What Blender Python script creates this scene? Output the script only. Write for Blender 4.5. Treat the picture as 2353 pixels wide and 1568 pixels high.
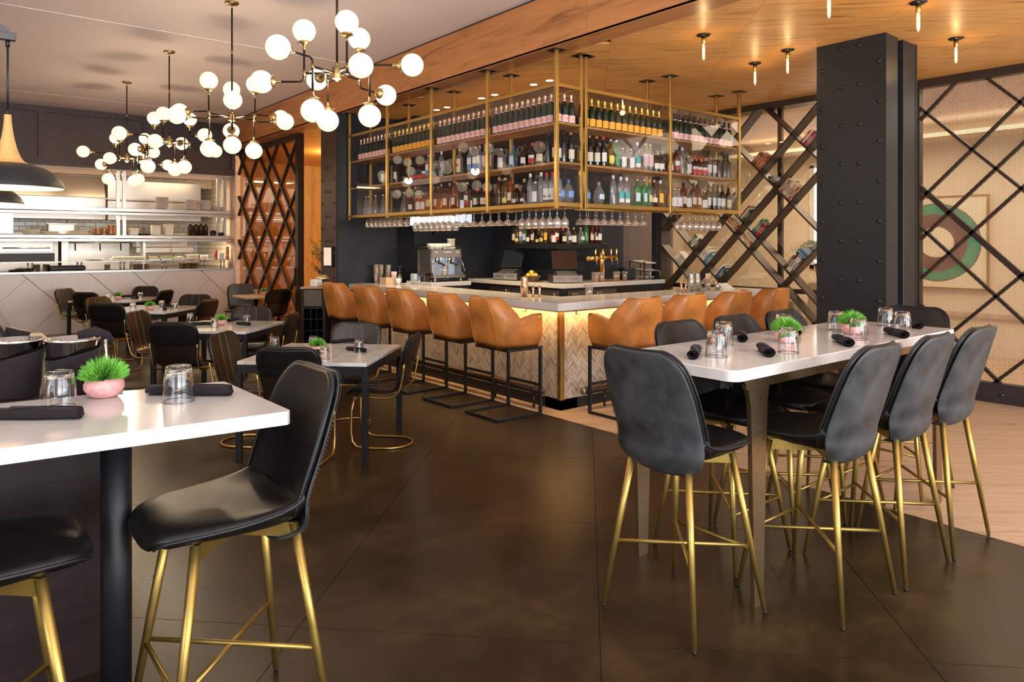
import bpy, bmesh, math, random
from mathutils import Vector, Matrix
RND = random.Random(11)
PI = math.pi
for o in list(bpy.data.objects): bpy.data.objects.remove(o)
SC = bpy.context.scene
COL = SC.collection
# ------------------------------------------------------------------ camera
TH = math.atan(1346 / 1655.0)
CS, SN = math.cos(TH), math.sin(TH)
EYE = 1.64
cam_d = bpy.data.cameras.new('camera'); cam = bpy.data.objects.new('camera', cam_d); COL.objects.link(cam)
cam.location = (0, 0, EYE); cam.rotation_euler = (PI / 2, 0, -TH)
cam_d.sensor_fit = 'HORIZONTAL'; cam_d.sensor_width = 36.0
cam_d.lens = 1655.0 / 2353.0 * 36.0
cam_d.shift_y = -(784.0 - 560.0) / 2353.0
cam_d.clip_start = 0.05; cam_d.clip_end = 200
SC.camera = cam
# ------------------------------------------------------------------ world, lamps, exposure
SC.view_settings.view_transform = 'Standard'
try: SC.view_settings.look = 'None'
except Exception: pass
SC.view_settings.gamma = 1.0
SC.view_settings.use_curve_mapping = False
SC.view_settings.exposure = 0.44
SC.cycles.max_bounces = 8; SC.cycles.transparent_max_bounces = 24
SC.cycles.sample_clamp_indirect = 6.0
SC.cycles.use_denoising = True
wd = bpy.data.worlds.new('sky'); SC.world = wd; wd.use_nodes = True
wn = wd.node_tree.nodes; wl = wd.node_tree.links
bg = wn['Background']
skt = wn.new('ShaderNodeTexSky')
try:
    skt.sky_type = 'NISHITA'; skt.sun_disc = False; skt.sun_elevation = math.radians(38); skt.sun_rotation = math.radians(200)
except Exception: pass
wl.new(skt.outputs[0], bg.inputs[0]); bg.inputs[1].default_value = 0.22

def lamp(name, kind, loc, energy, color, rot=None, size=1.0, size_y=None, spot=None, blend=0.5, radius=None):
    d = bpy.data.lights.new(name, kind); d.energy = energy; d.color = color
    if kind == 'AREA':
        d.shape = 'RECTANGLE' if size_y else 'SQUARE'; d.size = size
        if size_y: d.size_y = size_y
    elif kind == 'SPOT':
        d.spot_size = spot or 1.6; d.spot_blend = blend; d.shadow_soft_size = radius or 0.04
    else:
        d.shadow_soft_size = radius or 0.05
    o = bpy.data.objects.new(name, d); COL.objects.link(o); o.location = loc
    if rot: o.rotation_euler = rot
    return o
WARM = (1.0, 0.74, 0.42); SOFT = (1.0, 0.82, 0.62); DAY = (0.90, 0.95, 1.0)
# daylight through the three tall street windows behind the camera, with an added upward tilt to brighten the ceilings (wall at Y = -3.6)
for i, x in enumerate((-0.2, 3.3, 6.8)):
    lamp('window_daylight', 'AREA', (x, -3.40, 1.95), 255, DAY, (PI / 2 + .75, 0, 0), 3.0, 2.6)
# daylight from the shop-front windows in the left-hand wall, behind the camera
lamp('window_daylight', 'AREA', (-3.3, 1.0, 1.95), 130, DAY, (0, -PI / 2 - .75, 0), 2.6, 4.0)
# recessed ceiling lamps of the wooden ceiling (the six over the bar, others farther on)
DOWN = [(5.35, 5.92), (5.35, 6.19), (5.35, 6.91), (5.35, 7.18), (5.35, 7.94), (5.35, 8.19)]
for x, y in DOWN:
    lamp('downlight_beam', 'SPOT', (x, y, 3.42), 75, WARM, (0, 0, 0), spot=1.5, blend=0.6)
for x, y in [(6.6, 6.2), (7.6, 6.2)]:
    lamp('downlight_beam', 'SPOT', (x, y, 3.42), 60, WARM, (0, 0, 0), spot=1.5, blend=0.6)
# added warm fill spots under the white ceiling, out of view
for x, y in [(-1.6, -2.2), (1.2, -2.2), (3.8, -2.2), (-1.6, .6), (1.4, .2), (3.9, .4), (-1.8, 3.4), (-1.6, 6.5), (-1.6, 9.5), (.2, 11.5)]:
    lamp('fill_spot', 'SPOT', (x, y, 3.85), 26, SOFT, (0, 0, 0), spot=2.2, blend=0.8, radius=.10)
# pass and cook line lamps in the open kitchen
for x in (1.4, 2.6, 3.9):
    lamp('pass_lamp', 'AREA', (x, 15.0, 2.93), 10, (1.0, 0.70, 0.40), (0, 0, 0), 0.9, 0.4)
for x in (1.3, 2.7, 4.1):
    lamp('heat_lamp', 'AREA', (x, 14.75, 1.64), 8, (1.0, 0.74, 0.44), (0, 0, 0), 1.0, 0.2)
    lamp('heat_lamp', 'AREA', (x, 14.75, 2.14), 6, (1.0, 0.74, 0.44), (0, 0, 0), 1.0, 0.2)
# host room behind the slatted screen and the lounge behind the book wall
for x, y in [(6.6, 11.6), (7.3, 12.6), (6.3, 13.2), (7.6, 10.6)]:
    lamp('host_lamp', 'POINT', (x, y, 3.2), 55, (1.0, 0.66, 0.30), radius=0.04)
lamp('lounge_lamp', 'AREA', (10.4, 5.2, 3.44), 130, (1.0, 0.82, 0.58), (0, 0, 0), 2.2, 4.5)
lamp('lounge_lamp', 'AREA', (10.4, 1.0, 3.44), 120, (1.0, 0.84, 0.62), (0, 0, 0), 2.2, 4.5)

# ------------------------------------------------------------------ materials
MATS = {}
def _nt(name):
    m = bpy.data.materials.new(name); m.use_nodes = True
    nt = m.node_tree; return m, nt.nodes, nt.links, nt.nodes['Principled BSDF']
def setin(b, key, val):
    if key in b.inputs: b.inputs[key].default_value = val
def ramp(n, l, fac, stops):
    r = n.new('ShaderNodeValToRGB'); e = r.color_ramp.elements
    while len(e) < len(stops): e.new(0.5)
    for k, (p, c) in enumerate(stops):
        e[k].position = p; e[k].color = (*c, 1)
    l.new(fac, r.inputs[0]); return r.outputs[0]
def coords(n, l, scale=(1, 1, 1), rot=(0, 0, 0), kind='Object'):
    t = n.new('ShaderNodeTexCoord'); mp = n.new('ShaderNodeMapping')
    mp.inputs['Scale'].default_value = scale; mp.inputs['Rotation'].default_value = rot
    l.new(t.outputs[kind], mp.inputs[0]); return mp.outputs[0]
def noise(n, l, vec, scale=5, detail=4, rough=0.55, dist=0.0):
    x = n.new('ShaderNodeTexNoise'); x.inputs['Scale'].default_value = scale; x.inputs['Detail'].default_value = detail
    x.inputs['Roughness'].default_value = rough; x.inputs['Distortion'].default_value = dist
    if vec is not None: l.new(vec, x.inputs['Vector'])
    return x.outputs[0]
def bump(n, l, b, h, strength=0.1, dist=0.01):
    x = n.new('ShaderNodeBump'); x.inputs['Strength'].default_value = strength; x.inputs['Distance'].default_value = dist
    l.new(h, x.inputs['Height']); l.new(x.outputs[0], b.inputs['Normal'])
def sh(c, k): return tuple(max(0.0, min(1.0, v * k)) for v in c)

def pm(name, col, rough=0.5, metal=0.0, var=0.18, scale=12, bmp=0.0, coat=0.0, emit=0.0, ecol=None, spec=None, sheen=0, kind='Object', stretch=(1, 1, 1)):
    """plain surface with slight procedural variation"""
    if name in MATS: return MATS[name]
    m, n, l, b = _nt(name)
    v = coords(n, l, stretch, kind=kind); h = noise(n, l, v, scale, 5)
    l.new(ramp(n, l, h, [(0.3, sh(col, 1 - var)), (0.7, sh(col, 1 + var))]), b.inputs['Base Color'])
    rr = n.new('ShaderNodeMapRange'); rr.inputs[3].default_value = max(0.02, rough - 0.06); rr.inputs[4].default_value = min(1, rough + 0.06)
    l.new(h, rr.inputs[0]); l.new(rr.outputs[0], b.inputs['Roughness'])
    setin(b, 'Metallic', metal); setin(b, 'Coat Weight', coat); setin(b, 'Coat Roughness', 0.12)
    if spec is not None: setin(b, 'Specular IOR Level', spec)
    if sheen: setin(b, 'Sheen Weight', sheen)
    if bmp: bump(n, l, b, h, bmp, 0.004)
    if emit:
        setin(b, 'Emission Strength', emit); b.inputs['Emission Color'].default_value = (*(ecol or col), 1)
    MATS[name] = m; return m

def wood(name, dark, mid, light, rough=0.35, axis=(0, 0, 0), stretch=(1.2, 9, 9), scale=1.6, coat=0.0, bmp=0.05, kind='Object', spec=0.5):
    if name in MATS: return MATS[name]
    m, n, l, b = _nt(name)
    rot = n.new('ShaderNodeVectorRotate'); rot.rotation_type = 'Z_AXIS'; rot.inputs['Angle'].default_value = axis[2]
    t = n.new('ShaderNodeTexCoord'); l.new(t.outputs[kind], rot.inputs['Vector'])
    oi = n.new('ShaderNodeObjectInfo')
    mp = n.new('ShaderNodeMapping'); mp.inputs['Scale'].default_value = stretch
    ad = n.new('ShaderNodeVectorMath'); ad.operation = 'ADD'
    cmb = n.new('ShaderNodeCombineXYZ')
    mu = n.new('ShaderNodeMath'); mu.operation = 'MULTIPLY'; mu.inputs[1].default_value = 37.0
    l.new(oi.outputs['Random'], mu.inputs[0]); l.new(mu.outputs[0], cmb.inputs[0]); l.new(mu.outputs[0], cmb.inputs[2])
    l.new(rot.outputs[0], ad.inputs[0]); l.new(cmb.outputs[0], ad.inputs[1]); l.new(ad.outputs[0], mp.inputs[0])
    a = noise(n, l, mp.outputs[0], scale, 8, 0.62, 1.1)
    f = noise(n, l, mp.outputs[0], scale * 7, 4, 0.6, 0.3)
    mix = n.new('ShaderNodeMath'); mix.operation = 'MULTIPLY_ADD'; mix.inputs[1].default_value = 0.25
    l.new(f, mix.inputs[0]); l.new(a, mix.inputs[2])
    sb = n.new('ShaderNodeMath'); sb.operation = 'SUBTRACT'; sb.inputs[1].default_value = 0.125; l.new(mix.outputs[0], sb.inputs[0])
    l.new(ramp(n, l, sb.outputs[0], [(0.28, dark), (0.44, mid), (0.58, sh(mid, 1.12)), (0.74, light)]), b.inputs['Base Color'])
    setin(b, 'Roughness', rough); setin(b, 'Coat Weight', coat); setin(b, 'Coat Roughness', 0.2); setin(b, 'Specular IOR Level', spec)
    if bmp: bump(n, l, b, sb.outputs[0], bmp, 0.003)
    MATS[name] = m; return m

def marble(name, base, vein, rough=0.15, scale=1.4, width=0.02, coat=0.0):
    if name in MATS: return MATS[name]
    m, n, l, b = _nt(name)
    v = coords(n, l); a = noise(n, l, v, scale, 7, 0.6, 1.4)
    s = n.new('ShaderNodeMath'); s.operation = 'SUBTRACT'; s.inputs[1].default_value = 0.5; l.new(a, s.inputs[0])
    ab = n.new('ShaderNodeMath'); ab.operation = 'ABSOLUTE'; l.new(s.outputs[0], ab.inputs[0])
    c = noise(n, l, v, scale * 1.7, 3)
    ad = n.new('ShaderNodeMath'); ad.operation = 'MULTIPLY_ADD'; ad.inputs[1].default_value = 0.10; l.new(c, ad.inputs[0]); l.new(ab.outputs[0], ad.inputs[2])
    l.new(ramp(n, l, ad.outputs[0], [(0.035, vein), (0.035 + width, sh(base, 0.93)), (0.2, base)]), b.inputs['Base Color'])
    setin(b, 'Roughness', rough); setin(b, 'Coat Weight', coat)
    MATS[name] = m; return m

def thin_glass(name, tint=(1, 1, 1), refl=1.0, base=0.03, haze=0.0):
    """pane glass: passes light, mirrors more towards grazing angles"""
    if name in MATS: return MATS[name]
    m, n, l, b = _nt(name); n.remove(b)
    out = n['Material Output']
    tr = n.new('ShaderNodeBsdfTransparent'); tr.inputs[0].default_value = (*tint, 1)
    gl = n.new('ShaderNodeBsdfGlossy'); gl.inputs['Roughness'].default_value = 0.02
    lw_ = n.new('ShaderNodeLayerWeight'); lw_.inputs[0].default_value = 0.5
    fr = n.new('ShaderNodeMath'); fr.operation = 'POWER'; fr.inputs[1].default_value = 4.0; l.new(lw_.outputs['Facing'], fr.inputs[0])
    nz = noise(n, l, coords(n, l), 3, 2)
    k = n.new('ShaderNodeMath'); k.operation = 'MULTIPLY_ADD'; k.inputs[1].default_value = refl; k.inputs[2].default_value = base
    k.use_clamp = True
    l.new(fr.outputs[0], k.inputs[0])
    mx = n.new('ShaderNodeMixShader'); l.new(k.outputs[0], mx.inputs[0]); l.new(tr.outputs[0], mx.inputs[1]); l.new(gl.outputs[0], mx.inputs[2])
    last = mx.outputs[0]
    if haze:
        df = n.new('ShaderNodeBsdfDiffuse'); df.inputs[0].default_value = (*sh(tint, 0.8), 1)
        m2 = n.new('ShaderNodeMixShader'); mm = n.new('ShaderNodeMath'); mm.operation = 'MULTIPLY'; mm.inputs[1].default_value = haze * 2
        l.new(nz, mm.inputs[0]); l.new(mm.outputs[0], m2.inputs[0])
        l.new(last, m2.inputs[1]); l.new(df.outputs[0], m2.inputs[2]); last = m2.outputs[0]
    l.new(last, out.inputs[0]); MATS[name] = m; return m

def real_glass(name, tint=(1, 1, 1), ior=1.45):
    if name in MATS: return MATS[name]
    m, n, l, b = _nt(name)
    h = noise(n, l, coords(n, l), 20, 2)
    l.new(ramp(n, l, h, [(0, sh(tint, 0.985)), (1, tint)]), b.inputs['Base Color'])
    setin(b, 'Transmission Weight', 1.0); setin(b, 'Roughness', 0.0); setin(b, 'IOR', ior)
    MATS[name] = m; return m

def tinted(name, dark, light, rough=0.4, attr='tint'):
    """colour picked per piece from a stored face value"""
    if name in MATS: return MATS[name]
    m, n, l, b = _nt(name)
    at = n.new('ShaderNodeAttribute'); at.attribute_name = attr
    g = noise(n, l, coords(n, l, (30, 30, 90)), 3, 3)
    ad = n.new('ShaderNodeMath'); ad.operation = 'MULTIPLY_ADD'; ad.inputs[1].default_value = 0.35
    l.new(g, ad.inputs[0]); l.new(at.outputs['Fac'], ad.inputs[2])
    l.new(ramp(n, l, ad.outputs[0], [(0.1, dark), (1.1, light)]), b.inputs['Base Color'])
    setin(b, 'Roughness', rough); MATS[name] = m; return m

def mesh_screen(name, col, cell, hole, axis='X', rough=0.5, metal=0.3):
    """perforated sheet: round holes on a staggered grid are really open"""
    if name in MATS: return MATS[name]
    m, n, l, b = _nt(name); out = n['Material Output']
    t = n.new('ShaderNodeTexCoord'); sp = n.new('ShaderNodeSeparateXYZ'); l.new(t.outputs['Object'], sp.inputs[0])
    u = sp.outputs[1] if axis == 'X' else sp.outputs[0]; w = sp.outputs[2]
    def mth(op, a, bb=None, c=None):
        x = n.new('ShaderNodeMath'); x.operation = op
        for i, q in enumerate((a, bb, c)):
            if q is None: continue
            if isinstance(q, (int, float)): x.inputs[i].default_value = q
            else: l.new(q, x.inputs[i])
        return x.outputs[0]
    def lat(du, dw):
        a = mth('SUBTRACT', mth('FRACT', mth('ADD', mth('DIVIDE', u, cell), du)), 0.5)
        c = mth('SUBTRACT', mth('FRACT', mth('ADD', mth('DIVIDE', w, cell * 0.62), dw)), 0.5)
        c = mth('MULTIPLY', c, 0.62)
        return mth('SQRT', mth('ADD', mth('MULTIPLY', a, a), mth('MULTIPLY', c, c)))
    d = mth('MINIMUM', lat(0, 0), lat(0.5, 0.5))
    op = mth('LESS_THAN', d, hole)
    b.inputs['Base Color'].default_value = (*col, 1); setin(b, 'Roughness', rough); setin(b, 'Metallic', metal)
    tr = n.new('ShaderNodeBsdfTransparent'); mx = n.new('ShaderNodeMixShader')
    l.new(op, mx.inputs[0]); l.new(b.outputs[0], mx.inputs[1]); l.new(tr.outputs[0], mx.inputs[2]); l.new(mx.outputs[0], out.inputs[0])
    MATS[name] = m; return m
# ------------------------------------------------------------------ mesh builder
class MB:
    def __init__(s): s.v = []; s.f = []; s.sm = []; s.mi = []; s.tint = []
    def add(s, vs, fs, smooth=False, M=None, mi=0, tint=0.0):
        k = len(s.v)
        if M is not None: vs = [M @ Vector(p) for p in vs]
        s.v += [tuple(p) for p in vs]
        for f in fs:
            s.f.append(tuple(i + k for i in f)); s.sm.append(smooth); s.mi.append(mi); s.tint.append(tint)
        return s
    def box(s, x0, x1, y0, y1, z0, z1, b=0.0, M=None, mi=0, tint=0.0):
        if x0 > x1: x0, x1 = x1, x0
        if y0 > y1: y0, y1 = y1, y0
        if z0 > z1: z0, z1 = z1, z0
        if b <= 0:
            vs = [(x, y, z) for z in (z0, z1) for y in (y0, y1) for x in (x0, x1)]
            return s.add(vs, [(0, 2, 3, 1), (4, 5, 7, 6), (0, 1, 5, 4), (2, 6, 7, 3), (0, 4, 6, 2), (1, 3, 7, 5)], False, M, mi, tint)
        b = min(b, (x1 - x0) * .49, (y1 - y0) * .49, (z1 - z0) * .49)
        lo, hi = (x0, y0, z0), (x1, y1, z1); idx = {}; vs = []
        for c in range(8):
            sg = [(c >> a) & 1 for a in range(3)]
            for a in range(3):
                p = [(hi[k] if sg[k] else lo[k]) - (0 if k == a else (b if sg[k] else -b)) for k in range(3)]
                idx[(c, a)] = len(vs); vs.append(tuple(p))
        fs = []
        for a in range(3):
            o1, o2 = (a + 1) % 3, (a + 2) % 3
            for sgn in (0, 1):
                cs = [(sgn << a) | (p << o1) | (q << o2) for p, q in ((0, 0), (1, 0), (1, 1), (0, 1))]
                f = [idx[(c, a)] for c in cs]; fs.append(f if sgn else f[::-1])
        for c_ax in range(3):
            a, bb = (c_ax + 1) % 3, (c_ax + 2) % 3
            for p in (0, 1):
                for q in (0, 1):
                    c0 = (p << a) | (q << bb); c1 = c0 | (1 << c_ax)
                    f = [idx[(c0, a)], idx[(c0, bb)], idx[(c1, bb)], idx[(c1, a)]]
                    fs.append(f if (p ^ q) else f[::-1])
        for c in range(8):
            f = [idx[(c, 0)], idx[(c, 1)], idx[(c, 2)]]
            fs.append(f if bin(c).count('1') % 2 else f[::-1])
        return s.add(vs, fs, False, M, mi, tint)
    def bar(s, p, q, w, h=None, up=(0, 0, 1), b=0.0, mi=0):
        p, q = Vector(p), Vector(q); h = h or w; d = q - p; L = d.length; x = d / L
        u = Vector(up)
        if abs(x.dot(u)) > .98: u = Vector((0, 1, 0))
        y = u.cross(x).normalized(); z = x.cross(y)
        M = Matrix(((x.x, y.x, z.x, p.x), (x.y, y.y, z.y, p.y), (x.z, y.z, z.z, p.z), (0, 0, 0, 1)))
        return s.box(0, L, -w / 2, w / 2, -h / 2, h / 2, b, M, mi)
    def tube(s, pts, r, n=8, closed=False, r2=None, smooth=True, mi=0, cap=True):
        """round (or w x h flattened: r2) sweep along a path; r may be a list"""
        P = [Vector(p) for p in pts]; m = len(P)
        rs = r if isinstance(r, (list, tuple)) else [r] * m
        T = []
        for i in range(m):
            a = P[(i - 1) % m] if (closed or i > 0) else P[i]; c = P[(i + 1) % m] if (closed or i < m - 1) else P[i]
            t = (c - a); T.append(t.normalized() if t.length > 1e-9 else Vector((0, 0, 1)))
        ref = Vector((0, 0, 1)) if abs(T[0].z) < .95 else Vector((0, 1, 0))
        N = (ref - T[0] * ref.dot(T[0])).normalized(); vs = []
        for i in range(m):
            N = N - T[i] * N.dot(T[i]); N = N.normalized() if N.length > 1e-6 else Vector((1, 0, 0))
            B = T[i].cross(N)
            for k in range(n):
                a = 2 * PI * (k + .5) / n
                vs.append(P[i] + N * (math.cos(a) * rs[i]) + B * (math.sin(a) * (rs[i] if r2 is None else r2)))
        fs = []
        for i in range(m if closed else m - 1):
            j = (i + 1) % m
            for k in range(n):
                k2 = (k + 1) % n; fs.append((i * n + k, i * n + k2, j * n + k2, j * n + k))
        if cap and not closed:
            fs.append(tuple(range(n))[::-1]); fs.append(tuple((m - 1) * n + k for k in range(n)))
        return s.add(vs, fs, smooth, None, mi)
    def cyl(s, p, q, r, r2=None, n=14, smooth=True, mi=0):
        return s.tube([p, q], [r, r if r2 is None else r2], n, smooth=smooth, mi=mi)
    def lathe(s, prof, n=20, M=None, smooth=True, mi=0, close=False):
        vs = []; fs = []; m = len(prof)
        for r, z in prof:
            for k in range(n):
                a = 2 * PI * k / n; vs.append((max(r, 1e-5) * math.cos(a), max(r, 1e-5) * math.sin(a), z))
        for i in range(m if close else m - 1):
            j = (i + 1) % m
            for k in range(n):
                k2 = (k + 1) % n; fs.append((i * n + k, i * n + k2, j * n + k2, j * n + k))
        return s.add(vs, fs, smooth, M, mi)
    def prism(s, poly, d0, d1, M=None, mi=0, tint=0.0):
        n = len(poly); vs = [(x, y, d0) for x, y in poly] + [(x, y, d1) for x, y in poly]
        fs = [tuple(range(n))[::-1], tuple(range(n, 2 * n))] + [(i, (i + 1) % n, n + (i + 1) % n, n + i) for i in range(n)]
        return s.add(vs, fs, False, M, mi, tint)
    def sphere(s, c, r, n=16, m=10, sz=1.0, mi=0):
        prof = [(r * math.sin(PI * i / m), -r * sz * math.cos(PI * i / m)) for i in range(m + 1)]
        return s.lathe(prof, n, Matrix.Translation(c), True, mi)
    def build(s, name, mat, parent=None, recalc=True, tints=False):
        me = bpy.data.meshes.new(name); me.from_pydata(s.v, [], s.f)
        me.polygons.foreach_set('use_smooth', s.sm)
        for m in (mat if isinstance(mat, (list, tuple)) else [mat]): me.materials.append(m)
        if any(s.mi): me.polygons.foreach_set('material_index', s.mi)
        if tints:
            a = me.attributes.new('tint', 'FLOAT', 'FACE'); a.data.foreach_set('value', s.tint)
        if recalc and len(s.f) < 9000:
            bm = bmesh.new(); bm.from_mesh(me); bmesh.ops.recalc_face_normals(bm, faces=bm.faces); bm.to_mesh(me); bm.free()
        me.update()
        o = bpy.data.objects.new(name, me); COL.objects.link(o)
        if parent: o.parent = parent
        return o

def tag(o, label=None, cat=None, group=None, kind=None):
    if label: o['label'] = label
    if cat: o['category'] = cat
    if group: o['group'] = group
    if kind: o['kind'] = kind
    return o
def thing(name, label, cat, loc=(0, 0, 0), rz=0.0, group=None):
    o = bpy.data.objects.new(name, None); COL.objects.link(o); o.empty_display_size = 0.1
    o.location = loc; o.rotation_euler = (0, 0, rz); return tag(o, label, cat, group)
def struct(name, mb, mat, parent=None, label=None):
    o = mb.build(name, mat, parent); o['kind'] = 'structure'
    if label: o['label'] = label
    return o
def copy_tree(o, parent=None):
    c = o.copy(); COL.objects.link(c)
    if parent: c.parent = parent
    for ch in KIDS.get(o.name, None) or [x for x in o.children]: copy_tree(ch, c)
    return c
KIDS = {}
def dup(o, loc, rz=0.0, label=None, group=None, tilt=None):
    c = copy_tree(o); c.location = loc; c.rotation_euler = tilt if tilt else (0, 0, rz)
    if label: c['label'] = label
    if group: c['group'] = group
    return c
class Kind:
    """first placement uses the built thing, later ones are copies of it and of its parts"""
    def __init__(s, proto): s.p = proto; s.used = False
    def put(s, loc, rz, label, group=None, tilt=None):
        if s.used: return dup(s.p, loc, rz, label, group, tilt)
        s.used = True; s.p.location = loc; s.p.rotation_euler = tilt if tilt else (0, 0, rz); s.p['label'] = label
        if group: s.p['group'] = group
        return s.p
def clip(poly, a, b, c):
    out = []
    for i in range(len(poly)):
        p, q = poly[i], poly[(i + 1) % len(poly)]
        dp, dq = a * p[0] + b * p[1] - c, a * q[0] + b * q[1] - c
        if dp <= 0: out.append(p)
        if (dp < 0 < dq) or (dq < 0 < dp):
            t = dp / (dp - dq); out.append((p[0] + t * (q[0] - p[0]), p[1] + t * (q[1] - p[1])))
    return out
def clip_rect(poly, x0, x1, y0, y1):
    for a, b, c in ((-1, 0, -x0), (1, 0, x1), (0, -1, -y0), (0, 1, y1)):
        if len(poly) < 3: return []
        poly = clip(poly, a, b, c)
    return poly
def area(poly): return abs(sum(poly[i][0] * poly[(i + 1) % len(poly)][1] - poly[(i + 1) % len(poly)][0] * poly[i][1] for i in range(len(poly)))) / 2
ONX = lambda x: Matrix(((0, 0, 1, x), (1, 0, 0, 0), (0, 1, 0, 0), (0, 0, 0, 1)))      # (y,z) polygon on a wall of constant x
ONY = lambda y: Matrix(((1, 0, 0, 0), (0, 0, 1, y), (0, 1, 0, 0), (0, 0, 0, 1)))      # (x,z) polygon on a wall of constant y
def letters(name, body, size, mat, M, parent=None, depth=0.001, align='CENTER'):
    cu = bpy.data.curves.new(name, 'FONT'); cu.body = body; cu.size = size; cu.extrude = depth; cu.align_x = align
    cu.resolution_u = 2
    t = bpy.data.objects.new(name, cu); COL.objects.link(t)
    dg = bpy.context.evaluated_depsgraph_get(); me = bpy.data.meshes.new_from_object(t.evaluated_get(dg))
    bpy.data.objects.remove(t); me.transform(M); me.materials.clear(); me.materials.append(mat)
    o = bpy.data.objects.new(name, me); COL.objects.link(o)
    if parent: o.parent = parent
    return o
def spline(ctrl, per=4):
    """Catmull-Rom through tuples of any length"""
    out = []; n = len(ctrl)
    for i in range(n - 1):
        p0, p1, p2, p3 = ctrl[max(i - 1, 0)], ctrl[i], ctrl[i + 1], ctrl[min(i + 2, n - 1)]
        for k in range(per):
            t = k / per
            out.append(tuple(.5 * (2 * b + (c - a) * t + (2 * a - 5 * b + 4 * c - d) * t * t + (3 * b - a - 3 * c + d) * t ** 3) for a, b, c, d in zip(p0, p1, p2, p3)))
    out.append(tuple(ctrl[-1])); return out

# shared materials
BRASS = pm('brushed_brass', (0.58, 0.38, 0.12), 0.34, 1.0, 0.10, 30, stretch=(1, 1, 12))
GOLD = pm('satin_gold_paint', (0.37, 0.245, 0.065), 0.36, 0.85, 0.10, 18)
BRONZE = pm('brushed_bronze', (0.36, 0.26, 0.15), 0.36, 1.0, 0.15, 24, stretch=(1, 1, 10))
BLACKM = pm('black_steel', (0.012, 0.012, 0.014), 0.42, 0.3, 0.2, 20)
COLM = pm('charcoal_painted_steel', (0.017, 0.0175, 0.019), 0.40, 0.0, 0.12, 6, spec=0.25)
NAVY = pm('navy_painted_wall', (0.014, 0.016, 0.023), 0.42, 0.0, 0.10, 3, spec=0.35)
BROWNM = pm('dark_brown_steel', (0.040, 0.024, 0.017), 0.45, 0.4, 0.15, 10)
LEATHER = pm('black_leather', (0.0055, 0.0048, 0.005), 0.36, 0.0, 0.3, 26, 0.10, spec=0.36)
SUEDE = pm('charcoal_leather_back', (0.034, 0.0345, 0.036), 0.50, 0.0, 0.55, 9, 0.06, spec=0.4)
DLEATHER = pm('dark_brown_black_leather', (0.011, 0.0062, 0.0042), 0.30, 0.0, 0.35, 14, 0.06, spec=0.55)
PIPING = pm('leather_piping', (0.010, 0.010, 0.011), 0.4, spec=0.4)
THREAD = pm('pale_seam_thread', (0.15, 0.115, 0.085), 0.6)
TAN = pm('tan_leather', (0.44, 0.158, 0.034), 0.36, 0.0, 0.42, 4, 0.05, spec=0.5)
TANSEAM = pm('tan_seam', (0.50, 0.24, 0.08), 0.45)
QUARTZ = marble('white_quartz', (0.57, 0.545, 0.52), (0.48, 0.45, 0.43), 0.13, 0.9, 0.012)
MARB = marble('grey_veined_marble', (0.62, 0.60, 0.58), (0.36, 0.35, 0.36), 0.12, 3.0, 0.05)
SLABM = marble('pale_wall_marble', (0.66, 0.60, 0.57), (0.46, 0.42, 0.41), 0.25, 0.9, 0.012)
STEEL = pm('stainless_steel', (0.52, 0.50, 0.48), 0.36, 1.0, 0.06, 8, stretch=(1, 1, 14))
DSTEEL = pm('dull_steel', (0.40, 0.38, 0.36), 0.38, 1.0, 0.1, 8)
CHROME = pm('polished_chrome', (0.75, 0.74, 0.72), 0.08, 1.0, 0.04, 8)
WHITE = pm('white_china', (0.74, 0.71, 0.68), 0.25, 0.0, 0.04, 10)
GREYCH = pm('grey_china', (0.45, 0.41, 0.41), 0.35, 0.0, 0.06, 10)
CLOTH = pm('plum_black_napkin_cloth', (0.016, 0.0105, 0.0125), 0.9, 0.0, 0.2, 60, 0.2, sheen=0.05, spec=0.2)
PINK = pm('pink_stone_pot', (0.68, 0.34, 0.33), 0.45, 0.0, 0.22, 45, 0.1)
PLAST = pm('black_plastic', (0.009, 0.009, 0.010), 0.42, spec=0.3)
GLASS = real_glass('clear_tumbler_glass')
STEM = thin_glass('stemware_glass', (0.98, 0.94, 0.91), 1.6, 0.17, 0.07)
PANE = thin_glass('cabinet_pane', (0.97, 0.97, 0.98), 1.0, 0.035)
SMOKE = thin_glass('bronze_pane', (0.80, 0.66, 0.50), 1.0, 0.05)
OAKC = wood('amber_oak_veneer', (0.26, 0.090, 0.022), (0.68, 0.335, 0.095), (0.84, 0.49, 0.19), 0.42, (0, 0, PI / 4), (1.0, 13, 13), 1.5, 0.05)
OAKF = wood('red_oak_fascia', (0.24, 0.09, 0.028), (0.46, 0.19, 0.062), (0.58, 0.28, 0.10), 0.35, (0, 0, PI / 2), (0.6, 6, 6), 1.6, 0.1)
FLOORW = wood('pale_floor_oak', (0.27, 0.175, 0.115), (0.45, 0.31, 0.205), (0.56, 0.41, 0.285), 0.38, (0, 0, PI / 4), (0.8, 9, 9), 1.8, 0.0)
DWOOD = wood('espresso_wood', (0.010, 0.006, 0.006), (0.020, 0.011, 0.010), (0.036, 0.018, 0.015), 0.45, (0, 0, 0), (1.0, 9, 9), 2.2, spec=0.22)
NECKW = wood('pendant_oak', (0.40, 0.20, 0.06), (0.56, 0.31, 0.10), (0.66, 0.40, 0.15), 0.4, (0, 0, 0), (9, 9, 1.2), 2.0)
HOSTW = wood('gold_lit_plank', (0.36, 0.20, 0.07), (0.52, 0.31, 0.12), (0.62, 0.40, 0.18), 0.5, (0, 0, 0), (7, 7, 0.8), 1.2)
PLASTER = pm('white_plaster', (0.83, 0.71, 0.69), 0.9, 0.0, 0.03, 1.2)
BEIGE = pm('lounge_plaster', (0.70, 0.60, 0.46), 0.9, 0.0, 0.04, 1.0)
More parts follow.
